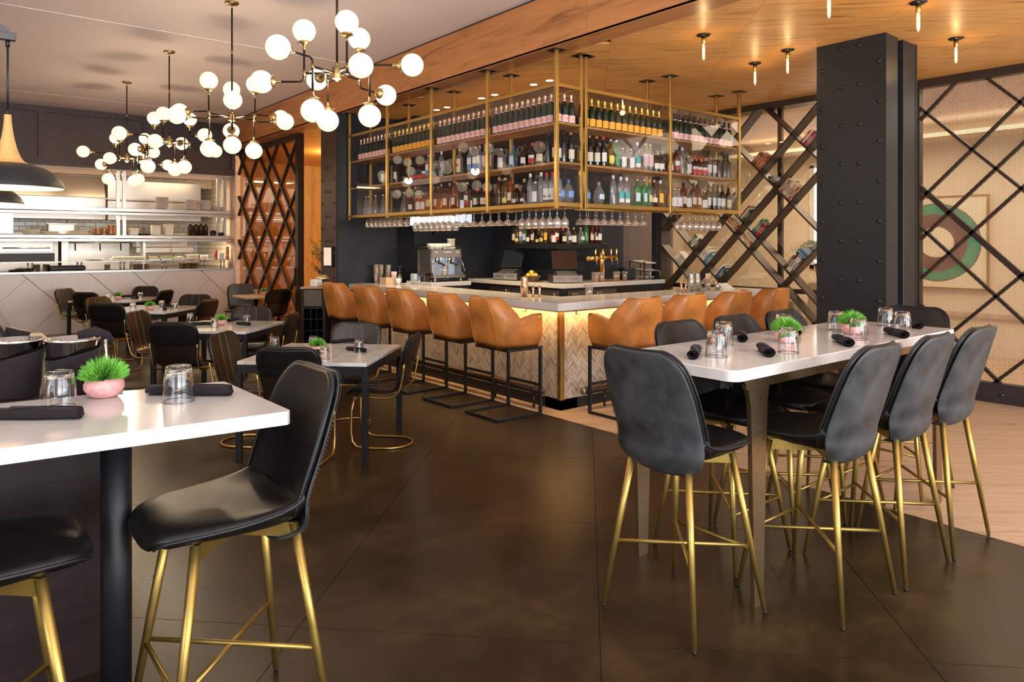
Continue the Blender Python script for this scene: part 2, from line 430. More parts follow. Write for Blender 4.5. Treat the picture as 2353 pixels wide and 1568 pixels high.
# ================================================================== SETTING
JOINT = pm('floor_joint', (0.13, 0.10, 0.07), 0.7)
def concrete():
    m, n, l, b = _nt('stained_concrete')
    v = coords(n, l); a = noise(n, l, v, 1.7, 9, 0.68, 0.25); f = noise(n, l, v, 55, 3, 0.6)
    c1 = ramp(n, l, a, [(0.22, (0.009, 0.005, 0.003)), (0.42, (0.021, 0.0122, 0.006)), (0.55, (0.035, 0.0205, 0.0092)), (0.75, (0.078, 0.044, 0.018))])
    sp = n.new('ShaderNodeTexVoronoi'); sp.inputs['Scale'].default_value = 140; l.new(v, sp.inputs['Vector'])
    fl = ramp(n, l, sp.outputs['Distance'], [(0.06, (1, 1, 1)), (0.13, (0, 0, 0))])
    mx = n.new('ShaderNodeMixRGB'); mx.blend_type = 'MIX'; mx.inputs[2].default_value = (0.20, 0.14, 0.08, 1)
    k = n.new('ShaderNodeMath'); k.operation = 'MULTIPLY'; k.inputs[1].default_value = 0.22
    l.new(fl, k.inputs[0]); l.new(k.outputs[0], mx.inputs[0]); l.new(c1, mx.inputs[1])
    m2 = n.new('ShaderNodeMixRGB'); m2.blend_type = 'MULTIPLY'; m2.inputs[0].default_value = 0.5
    l.new(mx.outputs[0], m2.inputs[1]); l.new(ramp(n, l, f, [(0.3, (0.55, 0.55, 0.55)), (0.7, (1, 1, 1))]), m2.inputs[2])
    l.new(m2.outputs[0], b.inputs['Base Color'])
    rr = n.new('ShaderNodeMapRange'); rr.inputs[3].default_value = 0.20; rr.inputs[4].default_value = 0.42; l.new(a, rr.inputs[0]); l.new(rr.outputs[0], b.inputs['Roughness'])
    setin(b, 'Specular IOR Level', 0.32)
    bump(n, l, b, f, 0.03, 0.002); return m
CONC = concrete()
YB, YK = -3.6, 14.4           # street wall behind the camera, kitchen wall
XL, XR = -3.4, 8.6            # left wall, screen / book wall on the right
XF = 4.61                     # where the stained concrete meets the timber floor
fl = MB().box(XL, 13.0, YB, 17.0, -0.12, -0.014); floor = struct('floor', fl, JOINT)
# concrete slabs on the 45 degree grid
g = 0.0024; step = 1.81
for i in range(-12, 9):
    for j in range(-5, 12):
        p0, p1 = 0.08 + i * step + g, 0.08 + (i + 1) * step - g
        q0, q1 = 4.2 + (j - 4) * step + g, 4.2 + (j - 3) * step - g
        poly = [((p + q) / 2, (q - p) / 2) for p, q in ((p0, q0), (p1, q0), (p1, q1), (p0, q1))]
        poly = clip_rect(poly, XL, XF - 0.006, YB, YK)
        if len(poly) > 2 and area(poly) > 0.02:
            # only what the camera side of the room can show is cut into slabs
            MB().prism(poly, -0.014, 0.0).build('concrete_slab', CONC, floor)
# timber planks beside the bar, laid along the 45 degree line
w = 0.19; k = 0
for i in range(-62, 40):
    p0, p1 = i * w + 0.0009, (i + 1) * w - 0.0009       # across: X + Y, boards run along X - Y
    off = RND.uniform(0, 2.0); L = 2.3
    for j in range(-4, 8):
        q0, q1 = j * L + off + 0.001, (j + 1) * L + off - 0.001
        poly = [((p + q) / 2, (p - q) / 2) for p, q in ((p0 + 8, q0), (p1 + 8, q0), (p1 + 8, q1), (p0 + 8, q1))]
        poly = clip_rect(poly, XF, XR - 0.02, -1.2, 5.2)
        if len(poly) > 2 and area(poly) > 0.004 and k < 290:
            k += 1
            MB().prism(poly, -0.014, 0.0).build('floor_plank', FLOORW, floor)
o = MB().box(XF - 0.006, XF, YB, 9.2, -0.002, 0.0015); struct('trim_1', o, BRONZE, None)
o = MB()
o.box(XF, XR, YB, -1.2, -0.014, 0); o.box(XF, 13.0, 5.2, 17.0, -0.014, 0); o.box(XR - .02, 13.0, YB, 5.2, -0.014, 0); o.box(XL, XF, YK, 17, -.014, 0)
o.build('floor_margin', FLOORW, floor)

# ---- ceilings
ceil = struct('ceiling', MB().box(XL, 4.478, YB, 13.2, 3.96, 4.10), PLASTER)
MB().box(XL, 4.478, 13.2, 14.46, 3.957, 4.10).build('lowered_border', PLASTER, ceil)
MB().box(XL, 4.45, 8.495, 8.507, 3.955, 3.97).build('joint_bead', pm('pale_bead', (0.8, 0.74, 0.70), .8), ceil)
woodc = struct('ceiling', MB().box(4.70, 9.12, YB, 16.1, 3.475, 3.60).box(4.478, 13.1, YB, 17.1, 3.60, 3.7), pm('ceiling_gap', (0.03, 0.012, 0.006), .8))
woodc['label'] = 'amber oak veneer ceiling over the bar'
for i in range(-8, 8):
    for j in range(-2, 9):
        p0, p1 = -0.31 + i * 1.56 + .0015, -0.31 + (i + 1) * 1.56 - .0015
        q0, q1 = j * 3.1 + .7 * (i % 2) + .0008, (j + 1) * 3.1 + .7 * (i % 2) - .0008
        poly = [((q - p) / 2, (q + p) / 2) for p, q in ((p0, q0), (p1, q0), (p1, q1), (p0, q1))]
        poly = clip_rect(poly, 4.708, 9.10, YB, 16.1)
        if len(poly) > 2 and area(poly) > 0.02: MB().prism(poly, 3.45, 3.475).build('ceiling_panel', OAKC, woodc)
# fascia of the dropped ceiling: boxed oak beam with a shadow gap above it
beam = struct('trim_2', MB().box(4.478, 4.70, YB, 15.0, 3.47, 4.0), BLACKM)
for y0, y1 in ((YB, -1.5), (-1.5, 1.5), (1.5, 4.44), (4.44, 7.4), (7.4, 10.4), (10.4, 15.0)):
    MB().box(4.455, 4.478, y0 + .0015, y1 - .0015, 3.452, 3.935).build('fascia_panel', OAKF, beam)
    MB().box(4.455, 4.703, y0 + .0015, y1 - .0015, 3.448, 3.470).build('soffit_panel', OAKF, beam)
# ---- outer walls
wl_ = MB()
wl_.box(XL - .12, XL, YB, -1.0, 0, 4.1); wl_.box(XL - .12, XL, 3.0, 17.0, 0, 4.1); wl_.box(XL - .12, XL, -1.0, 3.0, 0, .45); wl_.box(XL - .12, XL, -1.0, 3.0, 3.45, 4.1)
struct('wall_left', wl_, PLASTER)
wf = MB(); xs = [(-1.7, 1.3), (1.8, 4.8), (5.3, 8.3)]
wf.box(XL - .12, 13, YB - .12, YB, 3.42, 4.1); wf.box(XL - .12, 13, YB - .12, YB, 0, .48)
pr_ = XL - .12
for a, b in xs + [(13.0, 13.0)]: wf.box(pr_, a, YB - .12, YB, .48, 3.42); pr_ = b
struct('wall_front', wf, PLASTER)
FRAME = pm('window_frame_black', (0.015, 0.015, 0.016), 0.5)
for i, (a, b) in enumerate(xs):
    f = MB()
    for x in (a, (a + b) / 2, b): f.box(x - .03, x + .03, YB - .09, YB - .03, .48, 3.42)
    for z in (.48, 2.5, 3.42): f.box(a, b, YB - .09, YB - .03, z - .03, z + .03)
    wdw = struct('window_%d' % (i + 1), f, FRAME)
f = MB()
for y in (-1.0, 1.0, 3.0): f.box(XL - .09, XL - .03, y - .03, y + .03, .45, 3.45)
for z in (.45, 2.5, 3.45): f.box(XL - .09, XL - .03, -1.0, 3.0, z - .03, z + .03)
struct('window_4', f, FRAME)

# ---- open kitchen: marble half wall, header, room behind
kw = struct('wall_kitchen', MB().box(XL, 4.69, YK + .02, YK + .14, 0, 1.135), pm('marble_joint', (0.10, 0.085, 0.08), .8))
cb = [-3.4, -2.3, -1.5, -.4, .3, 1.35, 2.36, 3.33, 4.02, 5.19, 5.9]
for a, b in zip(cb, cb[1:]):           # strips on x + z = const, cross-cut on x - z = const
    d = -5.2 + RND.uniform(0, .9)
    while d < 6.2:
        e = d + RND.choice((.95, 1.3, 1.7))
        poly = [((c + q) / 2, (c - q) / 2) for c, q in ((a + .006, d + .003), (b - .006, d + .003), (b - .006, e - .003), (a + .006, e - .003))]
        poly = clip_rect(poly, XL, 4.69, 0.10, 1.135)
        if len(poly) > 2 and area(poly) > 0.002: MB().prism(poly, 0, .02, ONY(YK + .0)).build('marble_panel', SLABM, kw)
        d = e
struct('baseboard_kitchen', MB().box(XL, 4.69, YK - .015, YK + .02, 0, .10), pm('brass_kick', (.30, .20, .10), .4, .5))
struct('trim_3', MB().box(XL, 4.72, YK - .02, YK + .75, 1.135, 1.165), STEEL)
struct('wall_pillar', MB().box(4.69, 4.87, YK - .05, 15.0, 0, 3.96), pm('rose_plaster', (.60, .47, .41), .8))
struct('wall_header', MB().box(XL, 4.69, YK + .06, YK + .20, 2.98, 3.96), pm('header_back', (.085, .060, .062), .8))
hd = MB()
for z, h in ((3.03, .05), (3.905, .05)): hd.box(XL, 4.69, YK - .04, YK + .06, z - h, z + h)
hdr = struct('trim_4', hd, pm('plum_brown_frame', (.060, .040, .046), .5, .3))
for x in (-1.7, -.11, 1.49, 3.08, 4.66): MB().box(x - .035, x + .035, YK - .04, YK + .06, 3.08, 3.855).build('header_mullion', MATS['plum_brown_frame'], hdr)
HMESH = mesh_screen('header_mesh', (.11, .085, .085), .030, .20, 'Y', .5, .2)
for a, b in ((-1.665, -.145), (-.075, 1.455), (1.525, 3.045), (3.115, 4.625)):
    MB().box(a, b, YK + .0, YK + .003, 3.08, 3.855).build('mesh_panel', HMESH, hdr)
    MB().box(a, b, YK + .02, YK + .024, 3.08, 3.855).build('glass_pane', PANE, hdr)
struct('wall_cookline', MB().box(XL, 4.9, 16.9, 17.0, 0, 3.0), pm('grout', (.42, .38, .33), .8))
struct('wall_kitchenside', MB().box(4.72, 4.84, 14.55, 16.9, 0, 3.0), MATS['grout'])
struct('ceiling_kitchen', MB().box(XL, 4.84, YK + .2, 17.0, 2.96, 3.06), PLASTER)
struct('trim_5', MB().box(XL, 4.72, 15.9, 15.95, 2.80, 2.96), pm('warm_soffit', (.74, .62, .46), .8))
TILE = pm('white_subway_tile', (.72, .68, .60), .18, 0, .05, 3)
t = MB(); t2 = MB(); r = 0; z = 1.17
while z < 2.95:
    x = -1.2 - (.1 if r % 2 else 0)
    while x < 4.7:
        t.box(x + .003, min(x + .197, 4.72), 16.885, 16.9, z + .003, z + .087, .003); x += .2
    y = 14.6 - (.1 if r % 2 else 0)
    while y < 16.8:
        t2.box(4.705, 4.72, max(y + .003, 14.56), min(y + .197, 16.88), z + .003, z + .087, .003); y += .2
    z += .09; r += 1
for q, wnm in ((t, 'wall_cookline'), (t2, 'wall_kitchenside')):
    q.build('subway_tiles', TILE, bpy.data.objects[wnm], recalc=False)['kind'] = 'stuff'

# ---- navy back walls of the bar, core wall, brown panel
struct('wall_navy', MB().box(4.41, 5.36, 9.24, 9.36, 0, 3.45), NAVY)
struct('wall_recess', MB().box(5.35, 6.85, 8.76, 9.36, 0, 3.45), NAVY)
struct('wall_core', MB().box(6.75, 8.08, 7.30, 8.80, 0, 3.45), NAVY)
struct('wall_panel', MB().box(8.08, 9.25, 7.30, 7.42, 0, 3.45), pm('brown_panel', (.085, .052, .043), .5, 0, .06, 2))
struct('wall_panelpost', MB().box(8.30, 8.40, 6.86, 6.94, 0, 3.45), NAVY)
# ---- host room behind the slatted screen
struct('wall_host', MB().box(9.0, 9.12, 9.4, 17.0, 0, 3.45), HOSTW)
hb = struct('wall_hostback', MB().box(4.9, 9.0, 16.0, 16.1, 0, 3.45), BEIGE)
x = 4.9; i = 0
while x < 9.0:
    MB().box(x + .003, min(x + .52, 9) - .003, 15.97, 16.0, 0, 3.45, .004).build('wall_plank', HOSTW, hb); x += .52
# ---- lounge behind the book wall and the perforated screen
struct('wall_lounge', MB().box(12.0, 12.12, YB, 9.3, 0, 3.45), BEIGE)
struct('wall_loungeend', MB().box(9.2, 12.0, 9.2, 9.3, 0, 3.45), BEIGE)
struct('ceiling_lounge', MB().box(9.11, 12.1, YB, 9.3, 3.45, 3.55), PLASTER)
struct('trim_6', MB().box(11.3, 12.0, YB, 9.2, 3.18, 3.24), BEIGE)
struct('trim_7', MB().box(11.93, 12.0, YB, 9.2, 3.20, 3.23).box(11.96, 12.0, 2.45, 2.62, 0, 3.2).box(11.96, 12, YB, 9.2, .55, .62), pm('lounge_trim', (.50, .38, .30), .7))
lw = struct('window_5', MB().box(11.97, 12.0, 5.2, 5.28, 1.2, 3.0).box(11.97, 12, 6.4, 6.48, 1.2, 3.0).box(11.97, 12, 5.2, 6.48, 2.95, 3.03).box(11.97, 12, 5.2, 6.48, 1.2, 1.27), WHITE)
MB().box(11.985, 11.995, 5.28, 6.4, 1.27, 2.95).build('bright_pane', pm('daylit_blind', (.9, .88, .82), .8, emit=1.6, ecol=(1, .95, .85)), lw)
# ================================================================== COLUMNS AND SCREENS
RIV = MB().lathe([(0.021, 0), (0.021, .004), (0.016, .012), (0.008, .016), (0, .017)], 10)
def rivet(parent, M, mat):
    global RIVET
    if RIVET is None:
        RIVET = RIV.build('rivet', mat)
        o = RIVET
    else:
        o = RIVET.copy(); COL.objects.link(o)
        if o.data.materials[0] != mat:
            o.data = RIVET.data.copy(); o.data.materials[0] = mat
    o.parent = parent; o.matrix_local = M; return o
RIVET = None
ROTX = Matrix.Rotation(-PI / 2, 4, 'Y')     # +z -> -x
# big riveted steel column on the right
cx0, cx1, cy0, cy1 = 6.37, 7.0, 2.76, 3.38
pil = thing('steel_column', 'tall charcoal riveted steel column behind the high marble table', 'column', (cx0, cy0, 0))
W_, D_ = cx1 - cx0, cy1 - cy0
MB().box(0, .022, 0, D_, 0, 3.448).build('face_plate', COLM, pil)
MB().box(W_ - .022, W_, 0, D_, 0, 3.448).build('face_plate', COLM, pil)
MB().box(.022, W_ * .38, .004, D_ - .004, 0, 3.448, .004).build('flange', COLM, pil)
MB().box(W_ * .56, W_ - .022, .004, D_ - .004, 0, 3.448, .004).build('flange', COLM, pil)
MB().box(W_ * .37, W_ * .57, .07, D_ - .07, 0, 3.448).build('web', COLM, pil)
for z in [0.28 + .345 * i for i in range(10)]:
    rows = [(.39, z), (.23, z), (.565, z - .17), (.06, z - .17)]
    for y, zz in rows:
        if 0.05 < zz < 3.4: rivet(pil, Matrix.Translation((0, y, zz)) @ ROTX, COLM)
# bronze riveted column at the end of the navy wall
BRCOL = pm('bronze_painted_steel', (.070, .040, .026), .38, .5, .12, 5)
pil2 = thing('steel_column', 'bronze brown riveted column between host doorway and navy wall', 'column', (4.40, 9.27, 0))
MB().box(-.005, .02, .0, .48, 0, 3.446).build('face_plate', BRCOL, pil2)
MB().box(.02, .50, .10, .46, 0, 3.446, .004).build('flange', BRCOL, pil2)
for z in [0.3 + .345 * i for i in range(9)]:
    for y, zz in ((.30, z), (.18, z), (.43, z - .17), (.05, z - .17)):
        if .05 < zz < 3.4: rivet(pil2, Matrix.Translation((-.005, y, zz)) @ ROTX, BRCOL)

def lattice(root, x, y0, y1, z0, z1, P, Mn, wd, dep, mat, name, thick=None):
    """diagonal bars: P holds y+z constants, Mn holds z-y constants"""
    for fam, cs in ((1, P), (-1, Mn)):
        for c in cs:
            poly = []
            wq = (thick or {}).get(c, wd) * .7071
            if fam == 1: q = [(y0 - 9, c - y0 + 9 - wq), (y1 + 9, c - y1 - 9 - wq), (y1 + 9, c - y1 - 9 + wq), (y0 - 9, c - y0 + 9 + wq)]
            else: q = [(y0 - 9, c + y0 - 9 - wq), (y1 + 9, c + y1 + 9 - wq), (y1 + 9, c + y1 + 9 + wq), (y0 - 9, c + y0 - 9 + wq)]
            poly = clip_rect(q, y0, y1, z0, z1)
            if len(poly) > 2: MB().prism(poly, 0, dep, ONX(x)).build(name, mat, root)
# perforated screen on the right
scr = thing('perforated_screen', 'perforated metal screen with dark diagonal bars right of the steel column', 'screen', (0, 0, 0))
PERF = mesh_screen('perforated_bronze', (.26, .16, .10), .026, .235, 'X', .5, .3)
MB().box(8.60, 8.603, -1.5, 3.34, .2, 3.38).build('perforated_sheet', PERF, scr)
lattice(scr, 8.55, -1.5, 3.34, .2, 3.38, [6.36, 5.47, 5.03, 4.59, 3.71, 2.83, 1.95, 1.5], [1.54, .664, -.2, -1.08, -1.52, -2.38, 2.42], .030, .045, BROWNM, 'diagonal_bar', {-1.08: .055})
fr = MB(); fr.box(8.52, 8.63, -1.5, 3.40, 3.36, 3.448); fr.build('top_rail', BROWNM, scr)
MB().box(8.52, 8.64, -1.5, 3.40, 0, .20, .006).build('bottom_rail', pm('plum_steel', (.040, .030, .034), .5, .3), scr)
MB().box(8.53, 8.63, 3.34, 3.40, .2, 3.36).build('side_post', BROWNM, scr)
for y in (2.2, 2.55, 1.9): rivet(scr, Matrix.Translation((8.52, y, .09)) @ ROTX, MATS['plum_steel'])
# slatted glass screen left of the host doorway
s2 = thing('lattice_screen', 'brown diagonal lattice screen with bronze glass left of the host doorway', 'screen', (0, 0, 0))
y0, y1 = 11.42, 14.30
MB().box(4.765, 4.771, y0, y1, .1, 3.36).build('glass_pane', SMOKE, s2)
lattice(s2, 4.72, y0, y1, .1, 3.36, [17.3, 16.5, 15.65, 14.78, 14.0, 13.43, 12.6], [-8.0, -8.7, -9.5, -9.93, -10.88, -11.75, -12.6], .032, .05, BROWNM, 'diagonal_bar')
MB().box(4.70, 4.80, y0 - .12, y0, 0, 3.446).build('door_post', BROWNM, s2)
MB().box(4.70, 4.80, y0, 14.34, 3.36, 3.446).build('top_rail', BROWNM, s2)
MB().box(4.70, 4.80, y0, 14.34, 0, .30).build('bottom_rail', BROWNM, s2)
MB().box(4.66, 4.69, y0 - .07, y0 - .04, .95, 1.25, .004).build('pull_handle', BLACKM, s2)
# book wall
bw = thing('book_wall', 'tall dark diagonal lattice bookcase open to the lounge behind the bar', 'bookcase', (0, 0, 0))
PL = [4.2, 5.15, 6.03, 6.95, 7.37, 7.79, 8.66, 9.6]; ML = [.2, -.85, -1.77, -2.65, -3.55, -3.82, -4.72, -5.21, -6.0]
BOOKM = pm('book_wall_steel', (.060, .042, .032), .38, .5, .15, 8)
lattice(bw, 8.38, 3.46, 6.82, 0.02, 3.38, PL, ML, .022, .18, BOOKM, 'diagonal_shelf')
MB().box(8.36, 8.60, 3.40, 6.86, 3.37, 3.448).build('top_rail', BOOKM, bw)
MB().box(8.37, 8.59, 6.82, 6.87, 0, 3.37).build('side_post', BOOKM, bw)
MB().box(8.37, 8.59, 3.40, 3.46, 0, 3.37).build('side_post', BOOKM, bw)
MB().box(8.57, 8.576, 3.46, 6.82, .02, 3.37).build('glass_pane', thin_glass('book_wall_pane', (.95, .93, .90), 1.0, .14), bw)
MB().box(8.59, 8.64, 3.40, 6.86, 1.0, 1.06).box(8.59, 8.64, 5.03, 5.09, 0, 3.37).build('glazing_bar', BROWNM, bw)
# ================================================================== BAR
bar = thing('bar_counter', 'L-shaped bar with white quartz top and pale chevron wood front', 'bar', (0, 0, 0))
MB().box(4.57, 5.20, 4.94, 9.235, 1.003, 1.08, .005).box(5.20, 8.05, 4.94, 5.57, 1.003, 1.08, .005).build('quartz_top', QUARTZ, bar)
MB().box(4.85, 5.05, 5.20, 9.235, .10, 1.0).box(4.85, 8.0, 5.20, 5.40, .10, 1.0).build('carcass', pm('chevron_grout', (.62, .54, .42), .8), bar)
MB().box(4.825, 5.05, 5.175, 9.235, 0, .10).box(4.825, 8.0, 5.175, 5.40, 0, .10).build('kick_plate', BLACKM, bar)
MB().box(4.815, 4.868, 5.165, 5.218, .10, 1.0, .002).build('corner_post', BRASS, bar)
# chevron strips: real little boards, joined per face (far more than 300)
CHEV = tinted('chevron_boards', (.30, .235, .185), (.62, .53, .43), .45)
def chevron(a0, a1, M, face):
    mb = MB(); cw = .066; s = .0186; n = int((a1 - a0) / cw) + 1
    for c in range(n):
        x0 = a0 + c * cw; up = 1 if c % 2 else -1; z = -.02
        while z < 1.08:
            dz = cw * 1.05
            q = [(x0 + .0007, z), (x0 + cw - .0007, z + up * dz), (x0 + cw - .0007, z + up * dz + s - .0022), (x0 + .0007, z + s - .0022)]
            if up < 0: q = [(x, y + dz) for x, y in q]
            q = clip_rect(q, a0, a1, .102, .999)
            if len(q) > 2:
                h = .006 + RND.random() * .0015; k = len(q); b = [(x, y, 0) for x, y in q] + [(x, y, face * h) for x, y in q]
                mb.add(b, [tuple(range(k, 2 * k))] + [(i, (i + 1) % k, k + (i + 1) % k, k + i) for i in range(k)], False, M, 0, RND.random())
            z += s
    return mb
o = chevron(5.218, 9.235, ONX(4.85), -1).build('chevron_boards', CHEV, bar, recalc=False, tints=True); o['kind'] = 'stuff'
o = chevron(4.868, 8.0, ONY(5.20), -1).build('chevron_boards', CHEV, bar, recalc=False, tints=True); o['kind'] = 'stuff'
LED = pm('led_strip_lit', (1, .78, .40), .5, emit=38.0, ecol=(1.0, .64, .24))
MB().box(4.74, 4.765, 5.12, 9.23, .985, .995).build('led_strip', LED, bar)
MB().box(4.76, 8.0, 5.09, 5.115, .985, .995).build('led_strip', LED, bar)
MB().box(4.735, 4.74, 5.09, 9.23, .975, 1.003).box(4.735, 8.0, 5.085, 5.09, .975, 1.003).build('led_lip', BRASS, bar)
# foot rails
RAIL = pm('bronze_foot_rail', (.050, .028, .018), .35, .7, .15, 12)
def foot_rail(label, p, q, posts):
    t = thing('foot_rail', label, 'rail', p); d = Vector(q) - Vector(p)
    MB().tube([(0, 0, 0), tuple(d)], .036, 12).build('rail_tube', RAIL, t)
    u = d.normalized()
    for k, e in ((0, -1), (1, 1)):
        c = d * k
        MB().tube([tuple(c - u * .004), tuple(c + u * .006 * e)], .038, 12).build('end_cap', DSTEEL if k == 0 else RAIL, t)
    for s in posts:
        c = u * s
        MB().tube([tuple(c + Vector((0, 0, -.03))), tuple(c + Vector((0, 0, -p[2])))], .013, 8).tube([tuple(c - u * .02), tuple(c + u * .02)], .043, 12).build('post', RAIL, t)
foot_rail('dark bronze foot rail along the left face of the bar', (4.715, 5.33, .185), (4.715, 9.1, .185), (.12, .75, 1.7, 2.7, 3.5))
foot_rail('dark bronze foot rail along the right face of the bar', (5.02, 5.06, .185), (7.9, 5.06, .185), (.3, 1.3, 2.4))
# coat hooks under the counter
hk = thing('coat_hook', '', 'hook', (0, 0, 0))
h = MB()
for s in (-1, 1): h.tube([(0, 0, 0), (0, s * .004, -.02), (-.012, s * .012, -.036), (-.022, s * .024, -.034), (-.026, s * .032, -.018)], .003, 6)
h.box(-.004, .002, -.008, .008, -.008, .012); h.build('hook_wire', BLACKM, hk)
HK = Kind(hk)
names = ['nearest the bar corner', 'second from the corner', 'third from the corner', 'fourth from the corner', 'fifth from the corner']
for i, y in enumerate((5.72, 6.45, 7.15, 7.9, 8.6)): HK.put((4.838, y, .965), 0, 'black double coat hook under left bar counter, %s' % names[i], 'coat hooks under the counter')
for i, x in enumerate((5.05, 6.4)): HK.put((x, 5.188, .965), PI / 2, 'black double coat hook under right bar counter, %s' % names[i], 'coat hooks under the counter')

# ---- bar back counters
def back_counter(name, label, loc, top, body, doors):
    t = thing(name, label, 'counter', loc)
    b = MB()
    for a in top: b.box(*a, .004)
    b.build('quartz_top', QUARTZ, t)
    b = MB()
    for a in body: b.box(*a)
    b.build('carcass', pm('backbar_black', (.016, .013, .013), .45), t)
    for (x0, x1, y0, y1, z0, z1, hx) in doors:
        d = MB().box(x0, x1, y0, y1, z0, z1, .003).build('door', pm('backbar_steel', (.20, .17, .16), .35, .9, .08, 6), t)
        MB().box(*hx, .003).build('handle', STEEL, d)
    return t
back_counter('back_counter', 'L-shaped back bar counter with white quartz edge under the bottle shelf', (0, 0, 0),
    [(6.27, 6.76, 6.69, 8.75, 1.065, 1.12), (6.76, 8.30, 6.69, 7.29, 1.065, 1.12)],
    [(6.32, 6.75, 6.74, 8.75, 0, 1.065), (6.75, 8.28, 6.74, 7.29, 0, 1.065)],
    [(6.30, 6.32, 6.80 + i * .5, 7.27 + i * .5, .12, 1.03, (6.285, 6.30, 6.86 + i * .5, 6.89 + i * .5, .93, 1.0)) for i in range(3)] +
    [(6.40 + i * .46, 6.84 + i * .46, 6.72, 6.74, .12, 1.03, (6.46 + i * .46, 6.56 + i * .46, 6.705, 6.72, .975, 1.0)) for i in range(2)])
back_counter('coffee_counter', 'short white quartz counter under the espresso machine', (0, 0, 0),
    [(5.21, 5.86, 8.10, 8.75, 1.065, 1.12)], [(5.24, 5.84, 8.15, 8.75, 0, 1.065)],
    [(5.26, 5.82, 8.13, 8.15, .12, 1.03, (5.30, 5.42, 8.115, 8.13, .975, 1.0))])
# L shaped bottle shelf
sh_ = thing('bottle_shelf', 'black L-shaped wall shelf carrying whisky bottles above the back bar', 'shelf', (0, 0, 0))
MB().box(6.55, 6.75, 7.10, 8.15, 1.57, 1.64, .003).build('shelf_board', BLACKM, sh_)
MB().box(6.752, 7.53, 7.10, 7.30, 1.57, 1.64, .003).build('shelf_board', BLACKM, sh_)

# ================================================================== HANGING BOTTLE CABINET
cab = thing('hanging_cabinet', 'brass framed glass bottle cabinet hanging from oak ceiling over bar', 'cabinet', (0, 0, 0))
Z0, ZS1, ZS2, ZT = 1.99, 2.40, 2.77, 3.12
SHELF = [Z0 + .042, ZS1 + .012, ZS2 + .012]
X0, X1, Y0, Y1, XE, YE = 4.55, 4.90, 4.94, 5.29, 7.54, 9.22
def post(x, y, wd=.034):
    MB().box(x - wd / 2, x + wd / 2, y - wd / 2, y + wd / 2, Z0 - .02, 3.449, .002).build('post', BRASS, cab)
    MB().box(x - .07, x + .07, y - .07, y + .07, 3.445, 3.4495).build('ceiling_plate', BROWNM, cab)
LY = [4.957, 6.02, 7.10, 8.14, 9.20]; RX = [4.945, 6.23, 7.52]
for y in LY: post(4.567, y)
for y in LY[1:]: post(4.885, y, .03)
post(4.885, 4.957, .03)
for x in RX: post(x, 4.957)
for x in RX[1:]: post(x, 5.275, .03)
def rail(x0, x1, y0, y1, z0, z1): MB().box(x0, x1, y0, y1, z0, z1, .002).build('rail', BRASS, cab)
for z0, z1 in ((Z0, Z0 + .04), (ZT - .01, ZT + .025)):
    rail(4.552, 4.58, 4.975, 9.19, z0, z1); rail(4.872, 4.898, 4.975, 9.19, z0, z1)
    rail(4.585, 4.87, 4.944, 4.972, z0, z1); rail(4.965, 7.51, 4.944, 4.972, z0, z1); rail(4.965, 7.51, 5.262, 5.288, z0, z1)
for z in (ZS1, ZS2): rail(4.585, 4.87, 4.944, 4.96, z - .01, z + .012)
SHW = wood('cabinet_shelf_oak', (.22, .10, .03), (.38, .19, .065), (.48, .27, .11), .4, (0, 0, 0), (2, 2, 9), 2)
for z in (Z0 + .02, ZS1 - .01, ZS2 - .01):
    MB().box(4.585, 4.87, 4.975, 9.19, z, z + .022).build('shelf_board', SHW, cab)
    MB().box(4.962, 7.505, 4.975, 5.26, z, z + .022).build('shelf_board', SHW, cab)
MB().box(4.585, 4.87, 4.975, 9.19, ZT + .0, ZT + .012).build('top_glass', PANE, cab)
MB().box(4.962, 7.505, 4.975, 5.26, ZT + .0, ZT + .012).build('top_glass', PANE, cab)
for a, b in zip(LY, LY[1:]):
    MB().box(4.556, 4.561, a + .018, b - .018, Z0 + .04, ZT - .01).build('glass_pane', PANE, cab)
    MB().box(4.892, 4.896, a + .018, b - .018, Z0 + .04, ZT - .01).build('glass_pane', PANE, cab)
MB().box(4.586, 4.868, 4.943, 4.947, Z0 + .04, ZT - .01).build('glass_pane', PANE, cab)
for a, b in zip(RX, RX[1:]):
    MB().box(a + .018, b - .018, 4.946, 4.951, Z0 + .04, ZT - .01).build('glass_pane', PANE, cab)
    MB().box(a + .018, b - .018, 5.284, 5.288, Z0 + .04, ZT - .01).build('glass_pane', PANE, cab)
# glass hanging rods below
for y0, y1 in ((5.0, 5.62), (5.75, 6.75), (6.85, 7.75), (7.95, 8.9)):
    for x in (4.62, 4.72, 4.82): MB().tube([(x, y0, Z0 - .012), (x, y1, Z0 - .012)], .004, 6).build('glass_rod', BRASS, cab)
for x0, x1 in ((5.05, 5.95), (6.6, 7.3)):
    for y in (5.03, 5.12, 5.21): MB().tube([(x0, y, Z0 - .012), (x1, y, Z0 - .012)], .004, 6).build('glass_rod', BRASS, cab)
